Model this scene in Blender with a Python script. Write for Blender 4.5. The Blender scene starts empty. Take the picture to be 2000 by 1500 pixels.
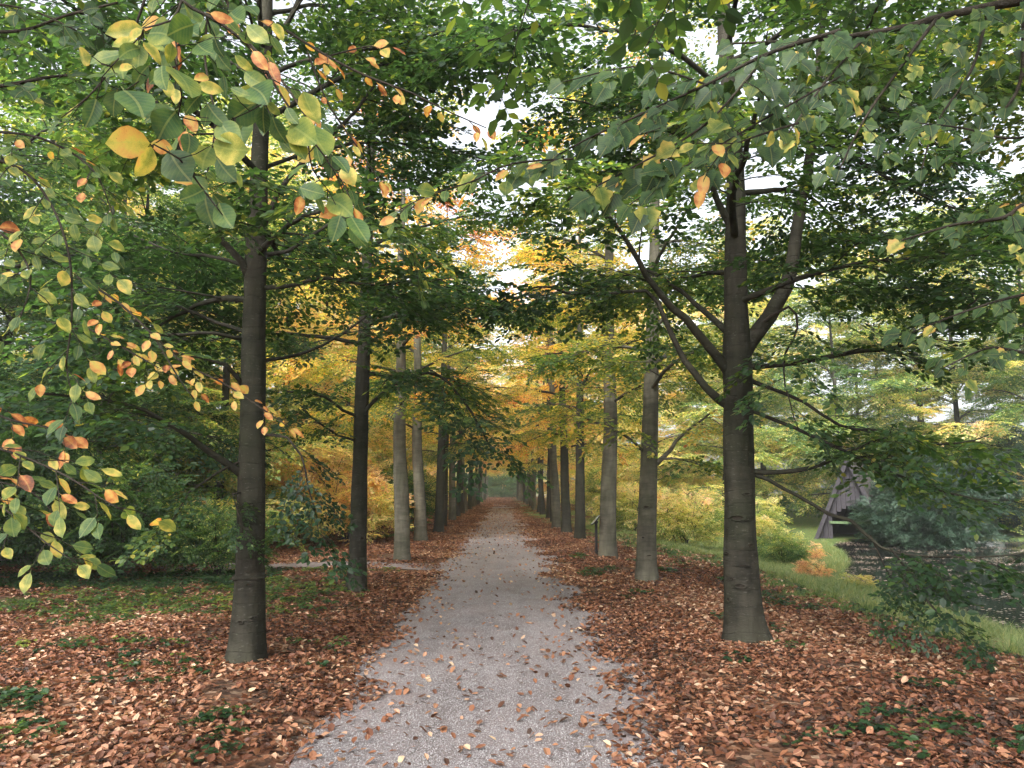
import bpy, math, random
import numpy as np
from mathutils import Vector, Matrix, Euler, noise
from mathutils.bvhtree import BVHTree

# ------------------------------------------------------------------ camera, light, exposure
S = bpy.context.scene
COL = S.collection
YAW, PITCH, CAMH, FPX = math.atan(20/1500), math.atan(205/1500), 1.6, 1500.0
cd = bpy.data.cameras.new('camera'); cam = bpy.data.objects.new('camera', cd); COL.objects.link(cam)
cam.location = (0, 0, CAMH); cam.rotation_euler = (math.pi/2 + PITCH, 0, -YAW)
cd.sensor_width = 36; cd.lens = 27.0; cd.clip_end = 3000; cd.clip_start = 0.05
S.camera = cam
SUN_EL, SUN_AZ = math.radians(42), math.radians(200)
w = bpy.data.worlds.new('World'); S.world = w; w.use_nodes = True
nt = w.node_tree; nt.nodes.clear()
sky = nt.nodes.new('ShaderNodeTexSky'); sky.sky_type = 'NISHITA'; sky.sun_disc = False
sky.sun_elevation = SUN_EL; sky.sun_rotation = SUN_AZ; sky.dust_density = 6; sky.air_density = 1.0; sky.ozone_density = 1
hs = nt.nodes.new('ShaderNodeHueSaturation'); hs.inputs['Saturation'].default_value = 0.28
bg = nt.nodes.new('ShaderNodeBackground'); bg.inputs['Strength'].default_value = 0.15
wo = nt.nodes.new('ShaderNodeOutputWorld')
nt.links.new(sky.outputs[0], hs.inputs['Color']); nt.links.new(hs.outputs[0], bg.inputs[0]); nt.links.new(bg.outputs[0], wo.inputs[0])
sd = bpy.data.lights.new('sun', 'SUN'); sd.energy = 1.2; sd.angle = math.radians(35); sd.color = (1, .97, .93)
sun = bpy.data.objects.new('sun', sd); COL.objects.link(sun)
# direction the light comes from: behind and above the camera
az = SUN_AZ
sdir = Vector((math.sin(az)*math.cos(SUN_EL), math.cos(az)*math.cos(SUN_EL), math.sin(SUN_EL)))
sun.rotation_euler = sdir.to_track_quat('Z', 'Y').to_euler()
S.view_settings.view_transform = 'Standard'; S.view_settings.look = 'None'
S.view_settings.gamma = 1; S.view_settings.exposure = 2.0; S.view_settings.use_curve_mapping = False
S.render.engine = 'CYCLES'
cy = S.cycles
cy.max_bounces = 8; cy.diffuse_bounces = 4; cy.glossy_bounces = 2; cy.transmission_bounces = 6
cy.use_adaptive_sampling = True; cy.adaptive_threshold = .02; cy.use_denoising = True; cy.denoiser = 'OPENIMAGEDENOISE'; cy.denoising_input_passes = 'RGB_ALBEDO_NORMAL'; cy.denoising_prefilter = 'ACCURATE'; cy.caustics_reflective = False; cy.caustics_refractive = False
cy.sample_clamp_indirect = 6

rng = np.random.default_rng(7)
random.seed(7)

# ------------------------------------------------------------------ camera-ray helper (to read distances off the photograph)
RC = Matrix.Rotation(-YAW, 3, 'Z') @ Matrix.Rotation(math.pi/2 + PITCH, 3, 'X')
def ray(px, py):
    return RC @ Vector(((px-1000)/FPX, -(py-750)/FPX, -1.0))
def P(px, py, Y):
    d = ray(px, py); t = Y/d.y
    return Vector((0, 0, CAMH)) + d*t
def G(px, py, z=0.0):
    d = ray(px, py); t = (z-CAMH)/d.z
    return Vector((0, 0, CAMH)) + d*t

# ------------------------------------------------------------------ object helpers
def tag(o, label=None, cat=None, group=None, kind=None):
    if label: o['label'] = label
    if cat: o['category'] = cat
    if group: o['group'] = group
    if kind: o['kind'] = kind
    return o
def empty(name, loc, label, cat, group=None):
    o = bpy.data.objects.new(name, None); COL.objects.link(o); o.location = loc; o.empty_display_size = .3
    return tag(o, label, cat, group)
def link(name, me, parent=None):
    o = bpy.data.objects.new(name, me); COL.objects.link(o)
    if parent: o.parent = parent
    return o

class MB:
    def __init__(s): s.v = []; s.f = []; s.m = []; s.h = []; s.uv = None
    def add(s, verts, faces, mat=0, hue=0.5):
        b = len(s.v); s.v.extend([tuple(p) for p in verts])
        s.f.extend([tuple(i+b for i in f) for f in faces]); s.m.extend([mat]*len(faces)); s.h.extend([hue]*len(faces))
    def box(s, c, size, rot=None, mat=0):
        c = Vector(c); hx, hy, hz = [k/2 for k in size]
        vs = [Vector((x, y, z)) for x in (-hx, hx) for y in (-hy, hy) for z in (-hz, hz)]
        if rot is not None: vs = [rot @ q for q in vs]
        s.add([c+q for q in vs], [(0,1,3,2),(4,6,7,5),(0,4,5,1),(2,3,7,6),(0,2,6,4),(1,5,7,3)], mat)
    def mesh(s, name, mats, smooth=True):
        me = bpy.data.meshes.new(name); me.from_pydata(s.v, [], s.f)
        for m in mats: me.materials.append(m)
        me.polygons.foreach_set('material_index', s.m)
        a = me.attributes.new('hue', 'FLOAT', 'FACE'); a.data.foreach_set('value', s.h)
        if smooth: me.polygons.foreach_set('use_smooth', [True]*len(s.f))
        me.update(); return me

def tube(mb, pts, rad, n=6, mat=0, cap=True):
    pts = [Vector(p) for p in pts]; k = len(pts); vs = []
    up = Vector((0.13, 0.21, 1)); prev = None
    for i in range(k):
        t = (pts[min(i+1, k-1)] - pts[max(i-1, 0)])
        if t.length < 1e-6: t = Vector((0, 0, 1))
        t.normalize()
        if prev is None:
            a = t.cross(up if abs(t.z) < .95 else Vector((1, 0, 0)))
        else:
            a = prev - t*prev.dot(t)
        a.normalize(); prev = a; b = t.cross(a)
        for j in range(n):
            an = 2*math.pi*j/n
            vs.append(pts[i] + (a*math.cos(an) + b*math.sin(an))*rad[i])
    fs = [(i*n+j, i*n+(j+1) % n, (i+1)*n+(j+1) % n, (i+1)*n+j) for i in range(k-1) for j in range(n)]
    if cap: fs.append(tuple(range((k-1)*n, k*n)))
    mb.add(vs, fs, mat)

def smooth_path(pts, rad, step=0.12):
    """Catmull-Rom through the points, resampled"""
    P_ = [np.array(p, float) for p in pts]; out = []; ro = []
    for i in range(len(P_)-1):
        p0 = P_[max(i-1, 0)]; p1 = P_[i]; p2 = P_[i+1]; p3 = P_[min(i+2, len(P_)-1)]
        n = max(1, int(np.linalg.norm(p2-p1)/step))
        for k in range(n):
            t = k/n
            q = 0.5*((2*p1)+(-p0+p2)*t+(2*p0-5*p1+4*p2-p3)*t*t+(-p0+3*p1-3*p2+p3)*t**3)
            out.append(Vector(q)); ro.append(rad[i]*(1-t)+rad[i+1]*t)
    out.append(Vector(P_[-1])); ro.append(rad[-1])
    return out, ro

# ------------------------------------------------------------------ materials
class NT:
    def __init__(s, name):
        s.m = bpy.data.materials.new(name); s.m.use_nodes = True; s.t = s.m.node_tree; s.t.nodes.clear()
        s.out = s.n('ShaderNodeOutputMaterial')
    def n(s, typ, **kw):
        x = s.t.nodes.new(typ)
        for k, v in kw.items(): setattr(x, k, v)
        return x
    def l(s, a, b): s.t.links.new(a, b)
    def set(s, sock, v):
        if hasattr(v, 'is_linked') or hasattr(v, 'links'): s.l(v, sock)
        else: sock.default_value = v
    def math(s, op, a, b=0.0, c=0.0, clamp=False):
        x = s.n('ShaderNodeMath', operation=op, use_clamp=clamp)
        s.set(x.inputs[0], a); s.set(x.inputs[1], b)
        if op == 'MULTIPLY_ADD': s.set(x.inputs[2], c)
        return x.outputs[0]
    def noise(s, scale, detail=4, vec=None, rough=.55):
        x = s.n('ShaderNodeTexNoise'); x.inputs['Scale'].default_value = scale; x.inputs['Detail'].default_value = detail
        x.inputs['Roughness'].default_value = rough
        if vec is not None: s.l(vec, x.inputs['Vector'])
        return x.outputs['Fac']
    def ramp(s, fac, stops, interp='LINEAR'):
        x = s.n('ShaderNodeValToRGB'); x.color_ramp.interpolation = interp; e = x.color_ramp.elements
        while len(e) < len(stops): e.new(0.5)
        for i, (p, c) in enumerate(stops):
            e[i].position = p; e[i].color = (c[0], c[1], c[2], 1) if not isinstance(c, float) else (c, c, c, 1)
        s.l(fac, x.inputs[0]); return x.outputs[0]
    def mix(s, fac, a, b, mode='MIX'):
        x = s.n('ShaderNodeMix', data_type='RGBA', blend_type=mode)
        s.set(x.inputs[0], fac)
        for sock, v in ((x.inputs[6], a), (x.inputs[7], b)):
            if isinstance(v, tuple): sock.default_value = (v[0], v[1], v[2], 1)
            else: s.l(v, sock)
        return x.outputs[2]
    def pos(s): return s.n('ShaderNodeNewGeometry').outputs['Position']
    def obj(s): return s.n('ShaderNodeTexCoord').outputs['Object']
    def mapping(s, vec, scale):
        x = s.n('ShaderNodeMapping'); s.l(vec, x.inputs[0]); x.inputs['Scale'].default_value = scale; return x.outputs[0]
    def bump(s, h, strength=.5, dist=.01):
        x = s.n('ShaderNodeBump'); x.inputs['Strength'].default_value = strength; x.inputs['Distance'].default_value = dist
        s.l(h, x.inputs['Height']); return x.outputs[0]
    def principled(s, color, rough=.7, normal=None, spec=.3, metal=0):
        p = s.n('ShaderNodeBsdfPrincipled'); s.set(p.inputs['Roughness'], rough)
        if isinstance(color, tuple): p.inputs['Base Color'].default_value = (*color, 1)
        else: s.l(color, p.inputs['Base Color'])
        p.inputs['Specular IOR Level'].default_value = spec; p.inputs['Metallic'].default_value = metal
        if normal is not None: s.l(normal, p.inputs['Normal'])
        return p.outputs[0]
    def done(s, sh): s.l(sh, s.out.inputs['Surface']); return s.m

AUT = [(0.0, (.016, .040, .019)), (.16, (.032, .074, .028)), (.32, (.068, .120, .032)), (.46, (.165, .20, .042)),
       (.60, (.46, .39, .10)), (.72, (.50, .29, .10)), (.84, (.38, .14, .05)), (.93, (.20, .06, .025)), (1.0, (.09, .035, .02))]
LIT = [(0.0, (.025, .014, .010)), (.20, (.065, .028, .017)), (.42, (.125, .047, .025)), (.62, (.205, .085, .042)), (.80, (.29, .145, .082)), (.93, (.44, .28, .19)), (1.0, (.46, .33, .22))]

def leaf_material(name, ramp, spread=.25, trans=.5, rough=.45, spec=.35, near=False, bright=1.0):
    t = NT(name)
    if near:
        oi = t.n('ShaderNodeObjectInfo'); sp = t.n('ShaderNodeSeparateColor'); t.l(oi.outputs['Color'], sp.inputs[0])
        a = sp.outputs[0]
        uv = t.n('ShaderNodeAttribute', attribute_name='leafuv'); sx = t.n('ShaderNodeSeparateXYZ'); t.l(uv.outputs['Vector'], sx.inputs[0])
        ab = t.math('ABSOLUTE', sx.outputs[1])
        ph = t.math('MULTIPLY_ADD', ab, -.75, sx.outputs[0])
        sn = t.math('SINE', t.math('MULTIPLY', ph, 2*math.pi*8.5))
        vein = t.math('POWER', t.math('MULTIPLY_ADD', sn, .5, .5), 6.0)
        mid = t.math('LESS_THAN', ab, .022)
        ns = t.noise(9, 3, t.obj())
        edge = t.math('MULTIPLY', t.math('SUBTRACT', ab, .2), .4)
        n2 = t.noise(55, 4, t.obj())
        a = t.math('ADD', a, t.math('MULTIPLY_ADD', n2, .26, -.13)); n4 = t.noise(2.2, 2, t.obj()); a = t.math('ADD', a, t.math('MULTIPLY_ADD', n4, .5, -.25))
        a = t.math('ADD', a, edge, clamp=True)
        col = t.ramp(a, ramp)
        col = t.mix(t.math('MULTIPLY', t.math('MAXIMUM', t.math('MULTIPLY', vein, .25), mid), .22), col, (.36, .38, .12))
        # small brown blotches on the blade
        spot = t.math('GREATER_THAN', t.noise(38, 2, t.obj()), .70)
        col = t.mix(t.math('MULTIPLY', spot, .6), col, (.10, .05, .02))
        nrm = t.bump(t.math('ADD', t.math('MULTIPLY', sn, .5), t.noise(12, 3, t.obj())), .3, .0012)
    else:
        h = t.n('ShaderNodeAttribute', attribute_name='hue').outputs['Fac']
        it = t.n('ShaderNodeAttribute', attribute_name='tint', attribute_type='INSTANCER').outputs['Fac']
        a = t.math('ADD', it, t.math('MULTIPLY', t.math('SUBTRACT', h, .5), spread*2), clamp=True)
        col = t.ramp(a, ramp); nrm = None
    if bright != 1.0: col = t.mix(1.0, col, (bright, bright, bright), 'MULTIPLY')
    p = t.principled(col, rough, nrm, spec)
    if trans > 0:
        tr = t.n('ShaderNodeBsdfTranslucent')
        c2 = t.mix(1.0, col, (2.6, 2.35, 1.1), 'MULTIPLY'); t.l(c2, tr.inputs[0])
        mx = t.n('ShaderNodeMixShader'); mx.inputs[0].default_value = trans; t.l(p, mx.inputs[1]); t.l(tr.outputs[0], mx.inputs[2])
        return t.done(mx.outputs[0])
    return t.done(p)

M_leaf = leaf_material('foliage_leaf', AUT, .22)
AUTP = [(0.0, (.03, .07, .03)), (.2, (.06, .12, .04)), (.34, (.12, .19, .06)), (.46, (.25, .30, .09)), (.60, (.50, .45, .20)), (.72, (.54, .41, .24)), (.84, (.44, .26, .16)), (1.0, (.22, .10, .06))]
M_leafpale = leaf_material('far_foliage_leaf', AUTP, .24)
M_near = leaf_material('near_leaf', AUT, near=True, trans=.40, rough=.5, spec=.3)
M_lit = leaf_material('litter_leaf', LIT, .5, trans=.12, rough=.6, spec=.35)
M_float = leaf_material('floating_leaf', [(0, (.20, .11, .07)), (.4, (.38, .27, .20)), (1, (.58, .48, .42))], .4, trans=0, rough=.5)
M_grass = leaf_material('grass_blade', [(0, (.03, .065, .025)), (.4, (.085, .14, .045)), (.75, (.20, .235, .10)), (1, (.38, .32, .17))], .25, trans=.35)
M_conif = leaf_material('conifer_needles', [(0, (.010, .028, .018)), (.5, (.022, .050, .028)), (1, (.055, .095, .058))], .3, trans=.15, rough=.5)

def litter_near():
    t = NT('fallen_leaf_surface')
    oi = t.n('ShaderNodeObjectInfo'); sp = t.n('ShaderNodeSeparateColor'); t.l(oi.outputs['Color'], sp.inputs[0])
    uv = t.n('ShaderNodeAttribute', attribute_name='leafuv'); sx = t.n('ShaderNodeSeparateXYZ'); t.l(uv.outputs['Vector'], sx.inputs[0])
    ab = t.math('ABSOLUTE', sx.outputs[1]); ph = t.math('MULTIPLY_ADD', ab, -.75, sx.outputs[0])
    sn = t.math('SINE', t.math('MULTIPLY', ph, 2*math.pi*8)); n2 = t.noise(60, 4, t.obj())
    a = t.math('ADD', sp.outputs[0], t.math('MULTIPLY_ADD', n2, .3, -.15), clamp=True)
    col = t.mix(t.math('MULTIPLY', t.math('LESS_THAN', ab, .03), .4), t.ramp(a, LIT), (.45, .3, .18))
    return t.done(t.principled(col, .6, t.bump(sn, .5, .0015), .3))
M_fall = litter_near()

def bark(name, dark, light, green, sc=1.0):
    t = NT(name); o = t.obj(); p = t.mapping(o, (1, 1, 3.2)); p2 = t.mapping(o, (1, 1, .22))
    n1 = t.noise(3.2*sc, 6, p); n2 = t.noise(26*sc, 5, p); n3 = t.noise(10*sc, 3, p2)
    base = t.ramp(n1, [(.32, dark), (.68, light)])
    g = t.ramp(t.noise(1.7*sc, 4, o), [(.42, 0.0), (.66, 1.0)])
    base = t.mix(t.math('MULTIPLY', g, .65), base, green)
    # pale lichen freckles
    fr = t.ramp(t.noise(20*sc, 2, p), [(.64, 0.0), (.70, 1.0)])
    pt = t.ramp(t.noise(1.1*sc, 3, t.mapping(o, (1, 1, .5))), [(.45, 0.0), (.62, 1.0)]); base = t.mix(t.math('MULTIPLY', pt, .55), base, tuple(min(1, c_*1.7) for c_ in light))
    base = t.mix(t.math('MULTIPLY', fr, .35), base, (.15, .15, .125))
    base = t.mix(t.ramp(n3, [(.3, 0.0), (.7, .55)]), base, tuple(c*.55 for c in dark))
    wv = t.n('ShaderNodeTexWave', wave_type='BANDS', bands_direction='Z'); t.l(t.mapping(o, (.25, .25, 1)), wv.inputs[0])
    wv.inputs['Scale'].default_value = 2.2; wv.inputs['Distortion'].default_value = 9; wv.inputs['Detail'].default_value = 4; wv.inputs['Detail Scale'].default_value = 2.2
    ln = t.ramp(wv.outputs['Fac'], [(.0, 0.0), (.05, 1.0)])
    base = t.mix(t.math('MULTIPLY', t.math('SUBTRACT', 1.0, ln), t.math('MULTIPLY', n1, .5)), base, tuple(c*.4 for c in dark))
    h = t.math('ADD', t.math('MULTIPLY', n2, .5), t.math('ADD', t.math('MULTIPLY', ln, .25), t.math('MULTIPLY', n3, 1.2)))
    return t.done(t.principled(base, .82, t.bump(h, .8, .014), .14))
M_bark = bark('beech_bark', (.013, .012, .009), (.038, .035, .026), (.022, .028, .013))
M_barkpale = bark('pale_beech_bark', (.048, .044, .034), (.13, .12, .092), (.062, .068, .038))
M_twig = bark('twig_bark', (.016, .013, .010), (.045, .037, .029), (.028, .028, .017), 3)
def plain(name, c, rough=.7, spec=.3, nz=0, metal=0):
    t = NT(name)
    if nz: 
        n = t.noise(nz, 5, t.obj()); col = t.ramp(n, [(.3, tuple(k*.65 for k in c)), (.7, tuple(min(1, k*1.3) for k in c))])
        return t.done(t.principled(col, rough, t.bump(n, .3, .004), spec, metal))
    return t.done(t.principled(c, rough, None, spec, metal))
M_scar = plain('bark_scar', (.022, .018, .014), .9, .1, 30)

# ------------------------------------------------------------------ leaves and sprays
LEAFM = [(0, 0), (.34, 0), (.70, 0), (1, 0)]
def leaf_low(rr, L, W=.62, curl=.12, fold=.12):
    """8-triangle leaf along +X"""
    w1, w2 = .44*W, .38*W; c = curl*rr.uniform(-.6, 1.4); fo = fold*rr.uniform(.2, 1.6)
    z = lambda t, y: -c*t*t + fo*abs(y)*1.6
    v = [(0, 0, 0), (.36, 0, z(.36, 0)), (.72, 0, z(.72, 0)), (1, 0, z(1, 0)),
         (.30, w1, z(.3, w1)), (.68, w2, z(.68, w2)), (.30, -w1, z(.3, w1)), (.68, -w2, z(.68, w2))]
    f = [(0, 1, 4), (1, 2, 5, 4), (2, 3, 5), (0, 6, 1), (1, 6, 7, 2), (2, 7, 3)]
    return [Vector(p)*L for p in v], f

def M3(yaw, pitch, roll):
    return (Matrix.Rotation(yaw, 3, 'Z') @ Matrix.Rotation(-pitch, 3, 'Y') @ Matrix.Rotation(roll, 3, 'X'))

def make_spray(seed, length=.55, nside=5, leafL=.078, nl=5, bare=False, wide=1.0, droop=.25, mats=None, tilt=.35):
    rr = random.Random(seed); mb = MB(); leaves = []
    ax = lambda t: Vector((t*length, .05*length*math.sin(t*3+seed), -droop*length*t*t))
    tube(mb, [ax(0), ax(.33), ax(.66), ax(1)], [.0035, .0028, .002, .001], 3, 1)
    def leaf(pos, yaw, L, pitch=0):
        R = M3(yaw, pitch + rr.uniform(-.30, .15), rr.gauss(0, tilt))
        hue = min(1, max(0, rr.gauss(.5, .17)))
        if rr.random() < .07: hue = rr.uniform(.9, 1.25)
        leaves.append((pos.copy(), R.copy(), L, hue))
        if not bare:
            v, f = leaf_low(rr, L); mb.add([pos + R @ q for q in v], f, 0, hue)
    for i in range(nside):
        t0 = (i+.6)/nside*.92; s = 1 if i % 2 else -1
        a = s*rr.uniform(.65, 1.0); Ls = length*(.52 - .30*t0)*wide*rr.uniform(.8, 1.15); b = ax(t0)
        d = M3(a, -.1, 0) @ Vector((1, 0, 0)); e = b + d*Ls + Vector((0, 0, -.12*Ls))
        tube(mb, [b, b+(e-b)*.5, e], [.002, .0015, .0008], 3, 1)
        for k in range(nl):
            u = (k+.7)/nl; q = b + (e-b)*u; sd_ = 1 if k % 2 else -1
            leaf(q, a + sd_*rr.uniform(.5, 1.0), leafL*rr.uniform(.72, 1.12))
        leaf(e, a, leafL*rr.uniform(.9, 1.1))
    for k in range(nl):
        u = .3 + .7*(k+.5)/nl; sd_ = 1 if k % 2 else -1
        leaf(ax(u), sd_*rr.uniform(.5, 1.0), leafL*rr.uniform(.8, 1.1))
    leaf(ax(1), 0, leafL)
    return mb, leaves

NSP = 6
def make_collection(name, meshes):
    c = bpy.data.collections.new(name)
    for i, me in enumerate(meshes):
        o = bpy.data.objects.new('%s_%02d' % (name, i), me); c.objects.link(o)
    return c
SPRAY_LEAVES = []
ms = []
for i in range(NSP):
    mb, lv = make_spray(100+i, .52, 5, .084, 5); SPRAY_LEAVES.append(lv); ms.append(mb.mesh('leaf_spray', [M_leaf, M_twig], False))
for i in range(NSP):
    mb, lv = make_spray(100+i, .52, 5, .084, 5, bare=True); ms.append(mb.mesh('bare_spray', [M_leaf, M_twig], False))
C_spray = make_collection('spray', ms)
# coarser, larger sprays for far trees
ms = []
for i in range(5):
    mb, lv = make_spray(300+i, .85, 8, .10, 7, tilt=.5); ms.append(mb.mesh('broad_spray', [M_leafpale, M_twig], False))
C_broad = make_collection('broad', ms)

def litter_patch(seed, n=115, R=.36, L=.058, zj=.022, tilt=.28, cu=.34):
    rr = random.Random(seed); mb = MB()
    for k in range(n):
        a = rr.uniform(0, 6.283); r = R*math.sqrt(rr.random())
        v, f = leaf_low(rr, L*rr.uniform(.65, 1.2), .68, cu*rr.choice((-1, 1)), cu)
        Rm = M3(rr.uniform(0, 6.283), rr.gauss(0, tilt), rr.gauss(0, tilt)); p = Vector((r*math.cos(a), r*math.sin(a), .008 + rr.uniform(0, zj)))
        mb.add([p + Rm @ (q - Vector((L/2, 0, 0))) for q in v], f, 0, min(1, max(0, rr.gauss(.5, .24))))
    if n > 50:
        for k in range(2):
            a = rr.uniform(0, 6.28); p = Vector((rr.uniform(-.3, .3), rr.uniform(-.3, .3), .03)); d = Vector((math.cos(a), math.sin(a), rr.uniform(-.05, .12)))*rr.uniform(.05, .13)
            tube(mb, [p-d, p+Vector((0, .01, .006)), p+d], [.003, .0025, .0015], 3, 1)
    return mb.mesh('litter_patch', [M_float if cu < .1 else M_lit, M_twig], False)
C_lit = make_collection('litter', [litter_patch(500+i) for i in range(6)] + [litter_patch(520+i, 1, .01, .06, .004, .28) for i in range(6)])
C_float = make_collection('floating', [litter_patch(540+i, 22, .45, .075, .001, .01, .03) for i in range(4)])

def tuft(seed, n=16, L=.16, R=.07, lean=.5, wd=.0045):
    rr = random.Random(seed); mb = MB()
    for k in range(n):
        a = rr.uniform(0, 6.283); r = R*math.sqrt(rr.random()); b = Vector((r*math.cos(a), r*math.sin(a), -.01))
        l = L*rr.uniform(.5, 1.2); d = Vector((math.cos(a), math.sin(a), 0))*rr.uniform(.1, lean); s = Vector((-math.sin(a), math.cos(a), 0))*wd*rr.uniform(.7, 1.3)
        p1 = b + (Vector((0, 0, 1)) + d*.5)*l*.5; p2 = b + (Vector((0, 0, .85)) + d*1.5)*l
        mb.add([b-s, b+s, p1+s*.8, p1-s*.8, p2], [(0, 1, 2, 3), (3, 2, 4)], 0, rr.random())
    return mb.mesh('grass_tuft', [M_grass], False)
C_grass = make_collection('tuft', [tuft(600+i) for i in range(4)] + [tuft(610+i, 26, .34, .12, .7, .006) for i in range(4)])

def weed(seed, n=9, L=.07, H=.07, R=.09):
    rr = random.Random(seed); mb = MB()
    for k in range(n):
        a = rr.uniform(0, 6.283); r = R*rr.uniform(.3, 1.2); tip = Vector((r*math.cos(a), r*math.sin(a), H*rr.uniform(.4, 1.2)))
        tube(mb, [Vector((0, 0, 0)), tip*.6 + Vector((0, 0, .01)), tip], [.0015]*3, 3, 1)
        for q in (-1, 0, 1):
            v, f = leaf_low(rr, L*rr.uniform(.6, 1.0), .8, .2, .1)
            Rm = M3(a + q*1.1, rr.uniform(-.35, .15), rr.gauss(0, .3)); mb.add([tip + Rm @ p for p in v], f, 0, rr.gauss(.5, .15))
    return mb.mesh('weed_clump', [M_leaf, M_twig], False)
C_weed = make_collection('weed', [weed(700+i) for i in range(5)])

def needle_spray(seed):
    rr = random.Random(seed); mb = MB()
    for k in range(46):
        t = rr.random(); s = rr.choice((-1, 1)); b = Vector((t*.7, 0, -.12*t*t)); l = (.30*(1-t)+.08)*rr.uniform(.7, 1.2)
        d = M3(s*rr.uniform(.5, 1.0), rr.uniform(-.4, .3), 0) @ Vector((1, 0, 0)); sdv = Vector((-d.y, d.x, 0))*.016
        mid = b + d*l*.55 + Vector((0, 0, rr.uniform(-.02, .02)))
        mb.add([b, mid+sdv, b+d*l+Vector((0, 0, -.03)), mid-sdv], [(0, 1, 2, 3)], 0, rr.random())
    return mb.mesh('needle_spray', [M_conif], False)
C_needle = make_collection('needle', [needle_spray(800+i) for i in range(4)])

def pebble(seed):
    rr = random.Random(seed); mb = MB()
    for k in range(26):
        c = Vector((rr.uniform(-.1, .1), rr.uniform(-.1, .1), .001)); r = rr.uniform(.002, .0058)
        vs = [c + Vector((math.cos(j*1.047)*r*rr.uniform(.7, 1.2), math.sin(j*1.047)*r*rr.uniform(.7, 1.2), 0)) for j in range(6)] + [c + Vector((r*.2, 0, r*.75))]
        mb.add(vs, [(j, (j+1) % 6, 6) for j in range(6)], 0, rr.random())
    return mb.mesh('pebbles', [M_stone], False)
t = NT('gravel_stone'); h = t.n('ShaderNodeAttribute', attribute_name='hue').outputs['Fac']
M_stone = t.done(t.principled(t.ramp(h, [(0, (.13, .12, .122)), (.5, (.20, .188, .19)), (.9, (.28, .267, .268)), (1, (.42, .41, .41))]), .85, None, .25))
C_peb = make_collection('pebble', [pebble(850+i) for i in range(5)])

_groups = {}
def gn_group(col):
    if col.name in _groups: return _groups[col.name]
    g = bpy.data.node_groups.new('scatter_'+col.name, 'GeometryNodeTree')
    g.interface.new_socket('Geometry', in_out='INPUT', socket_type='NodeSocketGeometry')
    g.interface.new_socket('Tint', in_out='INPUT', socket_type='NodeSocketFloat')
    g.interface.new_socket('Geometry', in_out='OUTPUT', socket_type='NodeSocketGeometry')
    N = g.nodes.new; L = g.links.new
    gi = N('NodeGroupInput'); go = N('NodeGroupOutput'); ci = N('GeometryNodeCollectionInfo')
    ci.inputs['Collection'].default_value = col; ci.inputs['Separate Children'].default_value = True; ci.inputs['Reset Children'].default_value = True
    ip = N('GeometryNodeInstanceOnPoints'); ip.inputs['Pick Instance'].default_value = True
    def na(nm, ty):
        x = N('GeometryNodeInputNamedAttribute'); x.data_type = ty; x.inputs['Name'].default_value = nm; return x.outputs['Attribute']
    e2r = N('FunctionNodeEulerToRotation'); L(na('rot', 'FLOAT_VECTOR'), e2r.inputs[0])
    L(gi.outputs[0], ip.inputs['Points']); L(ci.outputs[0], ip.inputs['Instance']); L(na('idx', 'INT'), ip.inputs['Instance Index'])
    L(e2r.outputs[0], ip.inputs['Rotation']); L(na('scl', 'FLOAT'), ip.inputs['Scale'])
    st = N('GeometryNodeStoreNamedAttribute'); st.data_type = 'FLOAT'; st.domain = 'INSTANCE'; st.inputs['Name'].default_value = 'tint'
    ad = N('ShaderNodeMath'); ad.operation = 'ADD'; L(na('ptint', 'FLOAT'), ad.inputs[0]); L(gi.outputs[1], ad.inputs[1])
    L(ip.outputs[0], st.inputs['Geometry']); L(ad.outputs[0], st.inputs['Value']); L(st.outputs[0], go.inputs[0])
    _groups[col.name] = g; return g
def point_mesh(name, pts, rot, scl, idx, tint):
    n = len(pts); me = bpy.data.meshes.new(name); me.vertices.add(n)
    me.vertices.foreach_set('co', np.asarray(pts, np.float32).ravel())
    for nm, ty, arr, key in (('rot', 'FLOAT_VECTOR', rot, 'vector'), ('scl', 'FLOAT', scl, 'value'), ('idx', 'INT', idx, 'value'), ('ptint', 'FLOAT', tint, 'value')):
        a = me.attributes.new(nm, ty, 'POINT'); a.data.foreach_set(key, np.asarray(arr, np.int32 if ty == 'INT' else np.float32).ravel())
    return me
def scatter(name, col, me, parent=None, tint=0.0):
    o = link(name, me, parent); md = o.modifiers.new('scatter', 'NODES'); md.node_group = gn_group(col)
    for it in md.node_group.interface.items_tree:
        if it.item_type == 'SOCKET' and it.name == 'Tint' and it.in_out == 'INPUT': md[it.identifier] = float(tint)
    o['kind'] = 'stuff'; return o

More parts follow.
